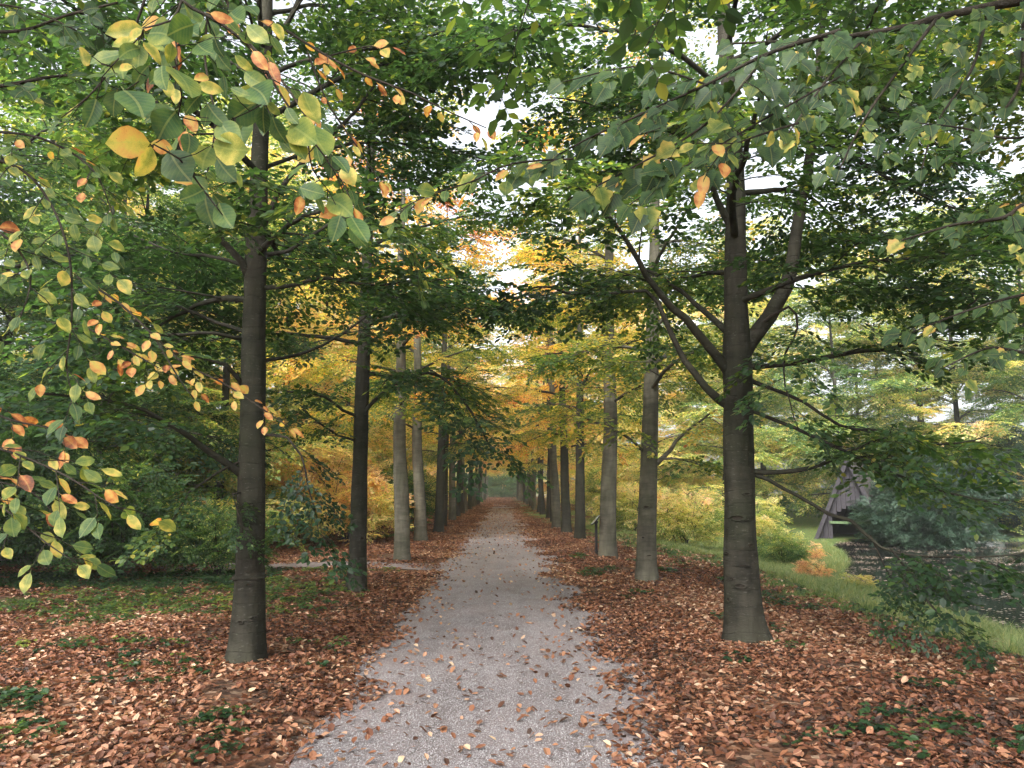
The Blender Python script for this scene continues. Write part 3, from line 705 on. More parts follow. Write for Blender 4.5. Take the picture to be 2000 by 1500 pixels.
# --- first beech of the left row
gb = G(478, 1304); D = gb.y
tr_ = [(477, 1312, D), (484, 1200, D), (488, 1090, D), (491, 950, D), (494, 800, D), (496, 650, D), (500, 500, D), (506, 350, D), (513, 180, D), (520, 0, D), (524, -200, D), (530, -500, D), (540, -750, D)]
wd_ = [64, 57, 53, 51, 49, 45, 42, 35, 31, 27, 22, 12, 4]
trunk = [P(*q) for q in tr_]; trad = [px_w(w_, D) for w_ in wd_]
cust = [
 L_([(488, 545, D), (470, 512, D-.1), (435, 470, D-.2), (415, 430, D-.3), (395, 375, D-.35), (350, 290, D-.5), (300, 190, D-.7), (210, 100, D-1)], [22, 17, 14, 13, 12, 10, 8, 3], s=.4, l=.9),
 L_([(485, 520, D), (400, 500, D+.3), (330, 490, D+.6), (240, 450, D+1)], [10, 8, 6, 3], s=.3, l=.8),
 L_([(508, 500, D), (560, 492, D+.1), (600, 465, D+.2), (650, 430, D+.3), (720, 360, D+.5), (800, 320, D+.6)], [13, 10, 9, 7, 5, 3], s=.4, l=.8),
 L_([(508, 562, D), (560, 558, D-.1), (640, 545, D-.3), (740, 560, D-.4), (830, 530, D-.5)], [13, 10, 8, 6, 3], s=.35, l=.8),
 L_([(480, 662, D), (420, 652, D-.2), (320, 655, D-.4), (230, 655, D-.6), (100, 630, D-1)], [11, 8, 7, 6, 3], s=.25, l=.8),
 L_([(484, 650, D), (400, 620, D+.3), (320, 585, D+.6), (200, 530, D+1)], [11, 8, 6, 3], s=.25, l=.8),
 L_([(510, 705, D), (560, 700, D+.2), (630, 675, D+.4), (700, 630, D+.6), (800, 560, D+.8), (900, 540, D+1)], [11, 8, 7, 6, 5, 3], s=.35, l=.7),
 L_([(478, 930, D), (445, 905, D-.15), (400, 878, D-.3), (345, 835, D-.5), (250, 790, D-.7), (150, 775, D-.9), (40, 770, D-1.2)], [24, 17, 14, 11, 8, 6, 3], s=.35, l=.75),
 L_([(480, 760, D), (440, 715, D-.2), (400, 700, D-.3), (330, 690, D-.4), (200, 700, D-.6)], [12, 10, 8, 6, 3], s=.4, l=.6),
 L_([(515, 440, D), (560, 350, D+.1), (620, 290, D+.2), (700, 210, D+.4), (800, 60, D+.6)], [16, 12, 10, 8, 4], s=.35, l=.9),
 L_([(514, 170, D), (500, 80, D-.5), (470, -30, D-1.1)], [10, 8, 3], s=.1, l=.7),
 L_([(518, 150, D), (620, 110, D+.1), (760, 90, D+.2), (900, 60, D+.2), (1020, 90, D+.2)], [12, 10, 8, 6, 3], s=.3, l=1.0),
 L_([(512, 330, D), (600, 300, D+.4), (720, 280, D+.9), (850, 290, D+1.4), (980, 320, D+1.8)], [11, 9, 8, 6, 3], s=.35, l=1.0),
 L_([(522, 100, D), (570, 30, D), (620, -80, D), (700, -200, D)], [15, 12, 9, 4], s=.2, l=1.0),
 L_([(510, 850, D), (560, 855, D-.1), (590, 890, D-.15), (605, 950, D-.2), (625, 1050, D-.25)], [8, 6, 5, 4, 2], s=.3, l=.32, sp=.2, hang=.06, ss=.8),
 L_([(478, 960, D), (455, 965, D-.25), (468, 1010, D-.3), (480, 1070, D-.32)], [5, 4, 3, 2], s=.2, l=.12, sp=.2, hang=.05, d=.7, ss=.5),
 L_([(474, 900, D), (420, 925, D-.3), (370, 960, D-.4), (330, 1030, D-.5)], [6, 5, 4, 2], s=.5, l=.3, sp=.22, hang=.05, ss=.7),
]
scL = [(497, 1205, D, .08, .025), (470, 1215, D, .05, .03), (486, 1142, D, .05, .02), (490, 985, D, .05, .03)]
build_tree('beech_tree', 'grey beech left of the path, nearest on that side, with a ridge round its trunk', 'tree', 'beeches in the avenue',
           gb, trunk, trad, cust, True, 23, .10, .12, single_leaves=300, H=8.8, z0=3.4, R=3.1, scars=scL, colar=(486, 1127, D), flare=.38)
# --- second pair
gb = G(696, 1163); D = gb.y
tr_ = [(695, 1168, D), (699, 1080, D), (702, 950, D), (706, 800, D), (713, 620, D), (719, 450, D), (724, 300, D), (728, 50, D), (730, -150, D)]
trunk = [P(*q) for q in tr_]; trad = [px_w(w_, D) for w_ in (38, 33, 30, 28, 24, 20, 17, 10, 3)]
cust = [
 L_([(706, 810, D), (745, 770, D-.3), (800, 735, D-.8), (860, 735, D-1.3), (910, 790, D-1.8), (945, 850, D-2.1), (965, 885, D-2.3)], [10, 8, 7, 6, 5, 4, 2], s=.3, l=.75, sp=.17, hang=.05, d=1.1),
 L_([(704, 815, D), (670, 800, D-.2), (620, 770, D-.4), (560, 765, D-.8)], [9, 7, 6, 3], s=.3, l=.7),
 L_([(712, 640, D), (760, 600, D-.5), (830, 580, D-1.0), (900, 600, D-1.4)], [9, 7, 5, 3], s=.3, l=.9),
 L_([(698, 860, D), (660, 850, D-.4), (610, 815, D-.6), (590, 800, D-.8)], [7, 5, 4, 3], s=.3, l=.5),
]
build_tree('beech_tree', 'slim dark-trunked beech, second in the row left of the path', 'tree', 'beeches in the avenue',
           gb, trunk, trad, cust, True, 37, .16, .12, H=11, z0=3.4, R=3.3, dens=.8, scars=[(707, 1052, D, .07, .06), (704, 1126, D, .06, .025)], flare=.32)
gb = G(1262, 1142); D = gb.y
tr_ = [(1263, 1147, D), (1263, 1060, D), (1266, 950, D), (1270, 820, D), (1274, 650, D), (1278, 480, D), (1280, 300, D), (1282, 50, D), (1284, -120, D)]
trunk = [P(*q) for q in tr_]; trad = [px_w(w_, D) for w_ in (43, 36, 34, 31, 26, 20, 16, 9, 3)]
cust = [
 L_([(1282, 905, D), (1300, 890, D-.1), (1320, 862, D-.2), (1350, 835, D-.3), (1400, 800, D-.5)], [13, 10, 8, 6, 3], s=.5, l=.8),
 L_([(1256, 880, D), (1220, 850, D-.5), (1150, 820, D-1.0), (1100, 790, D-1.4)], [8, 6, 5, 3], s=.3, l=.8),
 L_([(1285, 900, D), (1320, 895, D-.4), (1370, 910, D-.6)], [7, 5, 3], s=.3, l=.6),
]
build_tree('beech_tree', 'pale smooth beech with folded bark, second in the row right of the path', 'tree', 'beeches in the avenue',
           gb, trunk, trad, cust, True, 41, .34, .14, H=11.5, z0=3.3, R=3.3, mat=M_barkpale, flare=.3, dens=.8, scars=[(1262, 990, D, .12, .05), (1256, 1050, D, .08, .05), (1268, 1085, D, .12, .03)])

for bx, by, sd_, ti_, lb in ((-2.75, .6, 61, .10, 'green beech crown reaching in over the top left, its trunk outside the frame'), (2.9, 1.6, 67, .14, 'green beech crown reaching in over the top right, its trunk outside the frame')):
    tp_ = [Vector((bx, by, z)) for z in (-.05, 2, 4, 6, 8, 9.5)]
    build_tree('beech_tree', lb, 'tree', 'beeches in the avenue', Vector((bx, by, 0)), tp_, [.19, .17, .15, .12, .07, .02], [], True, sd_, ti_, .10, H=9.4, z0=4.3, R=4.0, flare=.35, dens=.85)

for bx, by, sd_, ti_, z0_, H_, R_, lb in ((8.4, 9.2, 71, .16, 3.3, 11.5, 5.8, 'green tree at the right edge whose branches reach left over the pond'), (-7.4, 9.6, 73, .08, 2.2, 9.0, 4.2, 'dark green tree at the left edge whose branches shade the shrubs'),
        (9.3, 8.6, 75, .20, 4.2, 13, 6.0, 'green tree standing on the bank behind the right edge tree')):
    z = hgt(bx, by); tp_ = [Vector((bx + .03*k*k*(-1 if bx > 0 else 1)*.3, by, z-.05 + H_*k/6)) for k in range(7)]
    build_tree('tree', lb, 'tree', 'trees at the sides of the avenue', Vector((bx, by, z)), tp_, [.17, .14, .12, .10, .08, .05, .02], [], True, sd_, ti_, .12, H=H_, z0=z0_, R=R_, flare=.35, dens=.9, base_len=1.35, spacing=.40, single_leaves=290 if by < 9.5 else 0)

# --- the rest of the avenue: prototypes then copies
ORD = ['first', 'second', 'third', 'fourth', 'fifth', 'sixth', 'seventh', 'eighth', 'ninth', 'tenth', 'eleventh', 'twelfth', 'thirteenth', 'fourteenth', 'fifteenth', 'sixteenth', 'seventeenth', 'eighteenth', 'nineteenth', 'twentieth', 'twenty-first', 'twenty-second', 'twenty-third', 'twenty-fourth', 'twenty-fifth']
def copy_tree(o, parent=None):
    c = o.copy(); COL.objects.link(c); c.parent = parent
    for ch in list(o.children): copy_tree(ch, c)
    return c
def set_tint(root, v):
    for c in root.children:
        for md in c.modifiers:
            if md.type == 'NODES':
                for it in md.node_group.interface.items_tree:
                    if it.item_type == 'SOCKET' and it.name == 'Tint' and it.in_out == 'INPUT': md[it.identifier] = float(v)
def proto(seed, H=12, z0=3.0, R=3.3, r0=.17, mat=None, col=None, spacing=.42, dens=.85, name='beech_tree', sprsc=1.0, bl=1.25, lean=.3):
    rr = random.Random(seed); root = empty(name, (0, 0, 0), '', 'tree')
    lx, ly = rr.gauss(0, lean), rr.gauss(0, lean)
    tp = [Vector((lx*math.sin(k/8*2.2)*.6 + rr.gauss(0, .03)*(k > 0), ly*k/8, H*k/8 - (.05 if k == 0 else 0))) for k in range(9)]
    rad = [r0*(1 - .92*(k/8)**1.1) for k in range(9)]
    zs = [p.z for p in tp]
    tat = lambda z: Vector((np.interp(z, zs, [p.x for p in tp]), np.interp(z, zs, [p.y for p in tp]), z))
    trf = lambda z: float(np.interp(z, zs, rad))
    link('trunk', trunk_mesh(tp, rad, seed, 14, .35, .22, mat), root)
    sprays = []; mb = MB(); tf = tint_fn(0, .20, 0, seed)
    for q, rd in tree_limbs(rr, H, z0, R, tat, trf, spacing):
        tube(mb, q, rd, 6)
        foliate([Vector(p) for p in q], rd, .1, bl, rr, mb, sprays, .26, dens=dens, tintf=tf, sprsc=sprsc)
    link('branches', mb.mesh('branches', [M_bark]), root)['kind'] = 'stuff'
    nv = 5 if col is C_broad else NSP
    pm, _ = spray_points('foliage', sprays, rr, nv); scatter('foliage', col or C_spray, pm, root)
    return root, len(sprays)
protos = [proto(901, mat=M_bark), proto(902, r0=.19, mat=M_barkpale, z0=3.4), proto(903, mat=M_bark, z0=3.8, R=3.1)]
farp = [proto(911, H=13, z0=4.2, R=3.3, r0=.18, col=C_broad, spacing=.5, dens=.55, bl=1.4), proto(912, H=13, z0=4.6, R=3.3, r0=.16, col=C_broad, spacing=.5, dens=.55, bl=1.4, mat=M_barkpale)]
used = set()
def place(pr, loc, rz, sc, tint, label, group, cat='tree', name=None):
    root = pr[0]
    if id(root) in used: o = copy_tree(root)
    else: used.add(id(root)); o = root
    o.location = loc; o.rotation_euler = (0, 0, rz); o.scale = (sc, sc, sc); tag(o, label, cat, group); set_tint(o, tint); return o

left = [G(787, 1100), G(822, 1062), G(857, 1044)]
right = [G(1186, 1091), G(1133, 1056), G(1107, 1044), G(1088, 1034)]
y = left[-1].y + 5; k = 0
while len(left) < 22: left.append(Vector((-2.45 + random.gauss(0, .1), y, 0))); y += 5.4
y = right[-1].y + 5.2
while len(right) < 21: right.append(Vector((2.5 + random.gauss(0, .1), y, 0))); y += 5.4
tl = [.62, .40, .30, .40, .50, .60, .40]; tR = [.46, .40, .48, .66, .74, .46, .66]
GRP = 'beeches in the avenue'
for side, lst, tt in (('left', left, tl), ('right', right, tR)):
    for i, p in enumerate(lst):
        pal = random.random() < .5 and i > 4
        pr = (protos[1] if (side == 'left' and i == 0) else protos[(i + (side == 'right')) % 3]) if i < 6 else farp[1 if pal else 0]
        tint = tt[i] if i < len(tt) else random.choice((.36, .46, .55, .64, .72, .80))
        bark_ = 'pale' if (pr is protos[1] or pr is farp[1]) else 'dark'
        hue = 'green' if tint < .36 else ('yellow-green' if tint < .5 else ('yellow' if tint < .65 else 'orange'))
        z = 0
        place(pr, (p.x, p.y, z-.02), random.uniform(0, 6.28), (.92 if (side == 'left' and i == 0) else random.uniform(.93, 1.07)), tint, '%s-leaved beech with %s trunk, %s in the row %s of the path' % (hue, bark_, ORD[i+2], side), GRP)

ORD += ['twenty-sixth']
ORD += ['twenty-seventh', 'twenty-eighth', 'twenty-ninth', 'thirtieth']
# --- trees and shrubs beyond the rows
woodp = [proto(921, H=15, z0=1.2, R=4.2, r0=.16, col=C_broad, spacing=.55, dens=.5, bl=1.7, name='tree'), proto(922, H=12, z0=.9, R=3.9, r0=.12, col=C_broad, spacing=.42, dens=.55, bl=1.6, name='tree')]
def shrub_proto(seed, H=2.4, R=1.6, n=420, col=C_broad, nvar=5, name='shrub', stems=9, sc=.7, low=.1):
    rr = random.Random(seed); root = empty(name, (0, 0, 0), '', 'shrub'); mb = MB(); sprays = []; tf = tint_fn(0, .18, 3, seed)
    for k in range(stems):
        a = rr.uniform(0, 6.28); e = Vector((math.cos(a)*R*rr.uniform(.3, .85), math.sin(a)*R*rr.uniform(.3, .85), H*rr.uniform(.6, .98)))
        m = e*.5 + Vector((rr.gauss(0, .15), rr.gauss(0, .15), .1*H)); tube(mb, [Vector((rr.gauss(0, .12), rr.gauss(0, .12), -.05)), m, e], [.022, .014, .004], 5)
        for j in range(5):
            b = m.lerp(e, rr.random()); aa = rr.uniform(0, 6.28); tube(mb, [b, b + Vector((math.cos(aa)*.5, math.sin(aa)*.5, rr.uniform(0, .5)))], [.007, .002], 4)
    c = 0
    while c < n:
        d = Vector((rr.gauss(0, 1), rr.gauss(0, 1), rr.gauss(0, 1))).normalized(); r = rr.random()**.4
        wob = .78 + .45*noise.noise(d*2.1 + Vector((seed, 0, 0)))
        p = Vector((d.x*R*r*wob*1.1, d.y*R*r*wob*1.1, H*.52 + d.z*H*.5*r*wob*1.15))
        if p.z < low: continue
        if noise.noise(p*1.5 + Vector((seed, 3, 3))) < -.18: continue
        yaw = math.atan2(d.y, d.x) + rr.gauss(0, .7)
        sprays.append((p, (rr.gauss(0, .5), -rr.gauss(.1, .4), yaw), sc*rr.uniform(.6, 1.2), tf(p, rr))); c += 1
    link('stems', mb.mesh('stems', [M_twig]), root)['kind'] = 'stuff'
    pm, _ = spray_points('foliage', sprays, rr, nvar); scatter('foliage', col, pm, root); return root, n
shr = [shrub_proto(931), shrub_proto(932, 3.4, 2.1, 650), shrub_proto(933, 1.2, 1.0, 200, sc=.5, stems=7)]
con = [shrub_proto(941, 4.2, 2.6, 1500, C_needle, 4, 'conifer_shrub', 6, 1.0, 0)]
def hue_name(t): return 'dark green' if t < .22 else ('green' if t < .36 else ('yellow-green' if t < .52 else ('yellow' if t < .66 else ('orange' if t < .8 else 'rust-brown'))))

# left side shrubs: dark mass by the left edge, autumn shrubs behind
SL = [ # (proto, x, y, scale, tint, label)
 (1, -9.2, 13.6, 1.0, .02, 'dark evergreen shrub at the far left edge behind the ground cover'),
 (0, -7.0, 14.2, .95, .05, 'dark twiggy shrub second from the left edge behind the ground cover'),
 (0, -5.2, 14.4, .62, .22, 'small green shrub just left of the nearest left beech, before the side path'),
 (1, -11.8, 17, 1.1, .05, 'tall dark shrub behind the leftmost shrub'),
 (1, -8.6, 21, 1.1, .40, 'yellow-green shrub beyond the side path, seen left of the nearest left beech'),
 (1, -5.6, 24, 1.0, .60, 'yellow shrub beyond the side path, right of the nearest left beech'),
 (0, -4.4, 22.5, 1.0, .66, 'orange-yellow shrub seen between the two nearest left beeches'),
 (0, -4.2, 28, 1.1, .08, 'dark low shrub behind the third left beech'),
 (1, -5.8, 34, 1.1, .48, 'yellow-green shrub behind the fourth left beech'),
 (1, -12, 26, 1.4, .30, 'large green shrub far left beyond the side path'),
 (0, -5.0, 42, 1.3, .55, 'yellow shrub behind the sixth left beech'),
]
for pi, x, y, sc, ti, lb in SL: place(shr[pi], (x, y, hgt(x, y)-.05), random.uniform(0, 6), sc, ti, lb, 'shrubs left of the avenue', 'shrub')
WL = [(-7.5, 27, 1.0, .70), (-11, 22, 1.1, .30), (-15, 30, 1.2, .55), (-8, 38, 1.1, .62), (-13, 44, 1.2, .72), (-8, 52, 1.1, .5), (-16, 18, 1.0, .2), (-9, 66, 1.2, .66), (-14, 80, 1.2, .5), (-8, 90, 1.2, .74), (-22, 38.7, 1.4, .4), (-13, 13.5, .9, .06), (-21, 24, 1.1, .25), (-7.2, 33, 1.1, .74), (-9, 45.5, 1.2, .58), (-18, 50, 1.4, .62), (-8, 59, 1.2, .44), (-26, 30.8, 1.3, .5), (-11.5, 33.5, 1.2, .5), (-9, 17.5, .9, .12), (-7.4, 20.2, .85, .5), (-13, 19.5, 1.1, .16), (-13, 60, 1.4, .7)]
for i, (x, y, sc, ti) in enumerate(WL):
    ti = ti*.88
    place(woodp[i % 2], (x, y, hgt(x, y)-.05), random.uniform(0, 6), sc, ti, '%s-leaved woodland tree, %s from the camera in the wood behind the left row' % (hue_name(ti), ORD[sorted(q[1] for q in WL).index(y)]), 'wood behind the left row')
WR = [(7.8, 40, 1.0, .50), (10, 52, 1.1, .58), (15, 46, 1.2, .34), (8, 62, 1.1, .64), (21, 42, 1.2, .40), (26, 37, 1.1, .30), (13, 75, 1.2, .5), (8, 92, 1.2, .7), (33, 31.5, 1.1, .16), (35, 22, 1.0, .2), (11, 38.5, 1.0, .44), (18, 53, 1.4, .46), (26, 56, 1.5, .34), (36, 50, 1.5, .3), (12, 62.5, 1.4, .6), (22, 70, 1.6, .5), (8, 76, 1.2, .6), (32, 41, 1.2, .24), (45, 44, 1.5, .26), (28, 47, 1.3, .36), (17, 38.2, 1.25, .3), (22.5, 40.5, 1.3, .42), (40, 52, 1.6, .4)]
for i, (x, y, sc, ti) in enumerate(WR):
    place(woodp[(i+1) % 2], (x, y, hgt(x, y)-.05), random.uniform(0, 6), sc, ti, '%s-leaved tree beyond the pond, %s from the camera behind the right row' % (hue_name(ti), ORD[sorted(q[1] for q in WR).index(y)]), 'trees behind the right row')
SR = [(0, 5.6, 24, .8, .52, 'yellow-green shrub seen behind the second right beech'), (0, 5.2, 30, .9, .48, 'pale green shrub behind the third right beech and the sign'),
 (2, 7.0, 17.6, .42, .93, 'low rust-brown shrub on the pond bank right of the nearest right beech'), (2, 7.4, 16.2, .3, .66, 'small orange-yellow bush at the edge of the pond water'),
 (2, 8.6, 22, .5, .92, 'reddish bracken clump on the bank below the boathouse'), (0, 8.2, 25, .55, .46, 'pale yellow-green bush on the bank left of the boathouse'), (0, 10.6, 33, .8, .40, 'green bush immediately left of the boathouse'), (0, 7.6, 21, .42, .30, 'small green bush on the grass between the second right beech and the pond'), (1, 9.4, 40, .9, .44, 'tall green shrub far behind the grass, left of the boathouse'), (0, 6.8, 29, .8, .62, 'yellow shrub on the grass far behind the nearest right beech'), (1, 6.4, 46, 1.1, .46, 'tall yellow-green shrub behind the fifth right beech'),
 (0, 6.0, 38, .9, .55, 'yellow shrub behind the fourth right beech'),
 (2, 17.5, 31.8, 1.2, .2, 'light green bush hanging over the far pond bank'), (1, 24, 33.5, 1.0, .5, 'yellow-green shrub at the right end of the far bank')]
for pi, x, y, sc, ti, lb in SR: place(shr[pi], (x, y, hgt(x, y)-.05), random.uniform(0, 6), sc, ti, lb, 'shrubs right of the avenue', 'shrub')
for x, y, sc, ti, lb in [(15.9, 30.0, .80, .5, 'low bushy blue-green conifer in front of the boathouse'), (17.1, 31.4, 1.0, .4, 'taller dark conifer hiding the right half of the boathouse'), (20.5, 34.6, 1.05, .35, 'dark conifer in the middle of the far pond bank'), (25, 35, 1.2, .3, 'dark conifer at the right of the far pond bank'), (30, 33, 1.2, .45, 'tall blue-green conifer at the right edge behind the pond')]:
    place(con[0], (x, y, hgt(x, y)-.3), random.uniform(0, 6), sc, ti, lb, 'conifers behind the pond', 'conifer')
# the end of the avenue
for i, (x, y) in enumerate([(-2.6, 140.5), (.1, 141.5), (2.7, 140.5)]):
    place(shr[2], (x, y, -.1), i*1.7, 1.9, -.05, 'low dark undergrowth across the far end of the path, %s of three clumps' % ('leftmost', 'middle', 'rightmost')[i], 'low undergrowth at the end of the path', 'shrub')
for i, (x, y, sc, ti, pi) in enumerate([(-3.8, 144, 1.6, -.1, 1), (0, 147, 1.7, -.1, 1), (3.8, 144, 1.6, -.1, 1)]):
    place(shr[pi], (x, y, 0), i, sc, ti, 'dark bush closing the far end of the path, %s of three' % ('leftmost', 'middle', 'rightmost')[i], 'dark bushes at the end of the path', 'shrub')
for i, (x, y, sc, ti) in enumerate([(-7, 156, 1.5, .35), (1.5, 152, 1.1, .74), (8, 158, 1.5, .4)]):
    place(woodp[1], (x, y, 0), i*2, sc, ti, ('green tree left of the far end of the path', 'orange tree in the middle above the far end of the path', 'green tree right of the far end of the path')[i], 'trees at the end of the path')

# ------------------------------------------------------------------ ground litter, grass and plants
def litter_d(x, y):
    n = noise.noise(Vector((x*1.3, y*1.3, 2)))
    n3 = noise.noise(Vector((x*3, y*3, 7)))
    if path_l(y)-.0 < x < path_r(y):
        e = min(x-path_l(y)-.02, path_r(y)-.22-x) + n*.10
        d = sstep(.14, -.08, e) if False else (1 if e < -.02 else 0)
        if y > 55: d = max(d, sstep(55, 110, y)*(.55 + n))
        return d
    if on_side(x, y): return .12 if n3 < .1 else .5
    return max(0, 1 - green(x, y)*(.5 if x < 0 else (.3 if y < 8.5 and x < 4 else .88)))
pts = []; sc = []; ti = []
def add_litter(x0, x1, y0, y1, per, s0):
    N = int((x1-x0)*(y1-y0)*per)
    for k in range(N):
        x = rng.uniform(x0, x1); y = rng.uniform(y0, y1)
        if in_pond(x, y) > .3: continue
        if rng.random() > litter_d(x, y): continue
        pts.append((x, y, max(hgt(x, y), 0 if abs(x) < 1.4 else -9) + .004)); sc.append(s0*rng.uniform(.85, 1.15)); ti.append(.50 + .30*noise.noise(Vector((x*.5, y*.5, 1))) + .2*noise.noise(Vector((x*2.1, y*2.1, 5))) + .03*rng.normal())
add_litter(-6.5, 7.5, 2.5, 12, 10, 1.0); add_litter(-10, 9, 12, 26, 6, 1.1); add_litter(-12, 7, 26, 60, 3.2, 1.35); add_litter(-8, 8, 60, 156, 1.8, 1.9)
n = len(pts)
scatter('leaf_litter', C_lit, point_mesh('leaf_litter', pts, np.c_[np.zeros((n, 2)), rng.uniform(0, 6.28, n)], sc, rng.integers(0, 6, n), ti))['label'] = 'thick carpet of brown and orange fallen beech leaves under the trees'
# scattered single leaves on the path (far) and over grass
pts = []; ti = []
for k in range(10500):
    y = 2.8 + 60*rng.random()**1.5; x = rng.uniform(path_l(y)-.1, path_r(y)+.1); e = min(x-path_l(y), path_r(y)-x)
    n_ = noise.noise(Vector((x*1.1, y*.6, 9)))
    pr_ = (.16 + 1.8*math.exp(-e/.22)) + max(0, n_)*.8 + (.35*sstep(14, 30, y))
    if x > .55: pr_ += .25
    if rng.random() < pr_*.62: pts.append((x, y, .012 + .022*math.sin(math.pi*max(0, min(1, e/2.5*1)))+.004)); ti.append(rng.normal(.5, .2))
for k in range(9000):
    x = rng.uniform(-8, 9); y = rng.uniform(4, 26)
    if abs(x) < 1.6 or in_pond(x, y) > .3 or green(x, y) < .3: continue
    pts.append((x, y, hgt(x, y)+(.05 if x > 0 else .02))); ti.append(rng.normal(.68, .2))
n = len(pts)
scatter('scattered_leaves', C_lit, point_mesh('scattered_leaves', pts, np.c_[rng.normal(0, .1, (n, 2)), rng.uniform(0, 6.28, n)], rng.uniform(.8, 1.35, n), rng.integers(6, 12, n), ti))['label'] = 'single fallen leaves strewn over the gravel and the grass'
rr = random.Random(5)
for k in range(280):   # nearest leaves lying on the path, each its own piece
    y = rr.uniform(3.9, 8.5); x = rr.uniform(path_l(y)+.02, path_r(y)-.02); R = M3(rr.uniform(0, 6.28), rr.gauss(0, .18), rr.gauss(0, .2))
    leaf_obj(path, Vector((x, y, .042)), R, rr.uniform(.035, .07), rr.gauss(.5, .2), HIF, 'fallen_leaf', rr)
k = 0
while k < 290:
    y = rr.uniform(3.9, 6.6); x = rr.uniform(-3.0, 3.2)
    if path_l(y)+.1 < x < path_r(y)-.1: continue
    k += 1
    leaf_obj(ground, Vector((x, y, hgt(x, y)+.05)), M3(rr.uniform(0, 6.28), rr.gauss(0, .3), rr.gauss(0, .3)), rr.uniform(.045, .078), rr.gauss(.5, .2), HIF, 'fallen_leaf', rr)
# gravel
pts = []
for k in range(9500):
    y = 3.2 + 22*rng.random()**1.9; x = rng.uniform(path_l(y)+.03, path_r(y)-.03)
    u = (x-path_l(y))/(path_r(y)-path_l(y)); pts.append((x, y, .0065 + .022*math.sin(math.pi*u)))
n = len(pts)
scatter('gravel', C_peb, point_mesh('gravel', pts, np.c_[np.zeros((n, 2)), rng.uniform(0, 6.28, n)], rng.uniform(.7, 1.3, n), rng.integers(0, 5, n), np.zeros(n)))['label'] = 'loose grey grit on the surface of the path'
# grass
pts = []; sc = []; ti = []; ix = []
for k in range(60000):
    x = rng.uniform(2.0, 12) if k % 4 else rng.uniform(-9, 2); y = 3.5 + 36*rng.random()**1.2
    if -1.7 < x < 1.7 or in_pond(x, y) > .22 or on_side(x, y): continue
    g = green(x, y)
    if x < 0: g *= .5
    if rng.random() < g**1.5*.9:
        pts.append((x, y, hgt(x, y))); longg = (x > 5.2 and abs(x-shore(y)) < 2.3 and rng.random() < .6) or (y > 20 and rng.random() < .4); ix.append(int(rng.integers(4, 8) if longg else rng.integers(0, 4)))
        sc.append(rng.uniform(.35, .8)*(1.0 if x > 4.4 else .55)); ti.append(rng.normal(.42 + (.14 if longg else 0), .10))
n = len(pts)
scatter('grass', C_grass, point_mesh('grass', pts, np.c_[rng.normal(0, .1, (n, 2)), rng.uniform(0, 6.28, n)], sc, ix, ti))['label'] = 'grass on the bank between the right row and the pond'
# weeds and ivy on the left floor
pts = []; sc = []; ti = []
for k in range(26000):
    x = rng.uniform(-10, 7); y = rng.uniform(3.8, 26)
    if path_l(y)-.15 < x < path_r(y)+.15 or on_side(x, y) or in_pond(x, y) > .1: continue
    n_ = noise.noise(Vector((x*.9, y*.9, 21))); d = 0; tt_ = .25
    if x < -1.6 and y < 8.2: d = .30*sstep(-.1, .5, n_ + noise.noise(Vector((x*4, y*4, 4)))*.5 + .2*sstep(-1.8, -3.2, x)); tt_ = .12
    g = green(x, y)
    if x < -1.4 and y >= 8 and y < 15.2: d = max(d, g*.36); tt_ = .30
    if x < -4 and 12.6 < y < 15: d = .9; tt_ = .08
    if x > 0: d = max(sstep(.25, .45, n_)*.35, g*.12); tt_ = .14
    if y > 20 and x < -3: d = g*.6; tt_ = .2
    if rng.random() < d*.8: pts.append((x, y, hgt(x, y)+.01)); sc.append(rng.uniform(.55, 1.1)); ti.append(rng.normal(tt_, .06))
n = len(pts)
scatter('ground_cover', C_weed, point_mesh('ground_cover', pts, np.c_[rng.normal(0, .12, (n, 2)), rng.uniform(0, 6.28, n)], sc, rng.integers(0, 5, n), ti))['label'] = 'low green weeds growing through the leaves on the woodland floor'

# ------------------------------------------------------------------ broad-leaved dock plant at the foot of the left beech
b = G(432, 1304); root = empty('dock_plant', b, 'broad green leaves of a small plant at the foot of the nearest left beech', 'plant')
for a, L, ti_ in ((2.6, .15, .12), (1.7, .11, .08), (.4, .12, .10), (-.6, .11, .12), (3.6, .10, .1)):
    leaf_obj(root, Vector((0, 0, .04)), M3(a, .35, .2), L, ti_, HI)
mb = MB(); tube(mb, [Vector((0, 0, -.02)), Vector((0, 0, .05))], [.006, .004], 5); link('stem', mb.mesh('stem', [M_twig]), root)

# ------------------------------------------------------------------ sign post
b = G(1165, 1086); root = empty('information_sign', b, 'thin black post carrying a small tilted panel beside the third right beech', 'sign')
M_black = plain('black_steel', (.012, .012, .014), .45, .4); M_panel = plain('panel_print', (.30, .36, .34), .25, .5, 14)
mb = MB(); mb.box((0, 0, .40), (.058, .058, .86)); link('post', mb.mesh('post', [M_black], False), root)
Rp = Matrix.Rotation(math.radians(-49), 3, 'Y') @ Matrix.Rotation(math.radians(10), 3, 'Z')
mb = MB(); mb.box((0, 0, .86), (.30, .30, .026), Rp); fr = link('panel', mb.mesh('panel', [M_black], False), root)
mb = MB(); mb.box(Vector((0, 0, .86)) + Rp @ Vector((0, 0, .0135)), (.27, .27, .004), Rp); link('printed_sheet', mb.mesh('printed_sheet', [M_panel], False), fr)
mb = MB(); mb.box((0, 0, .81), (.09, .09, .05)); link('bracket', mb.mesh('bracket', [M_black], False), root)

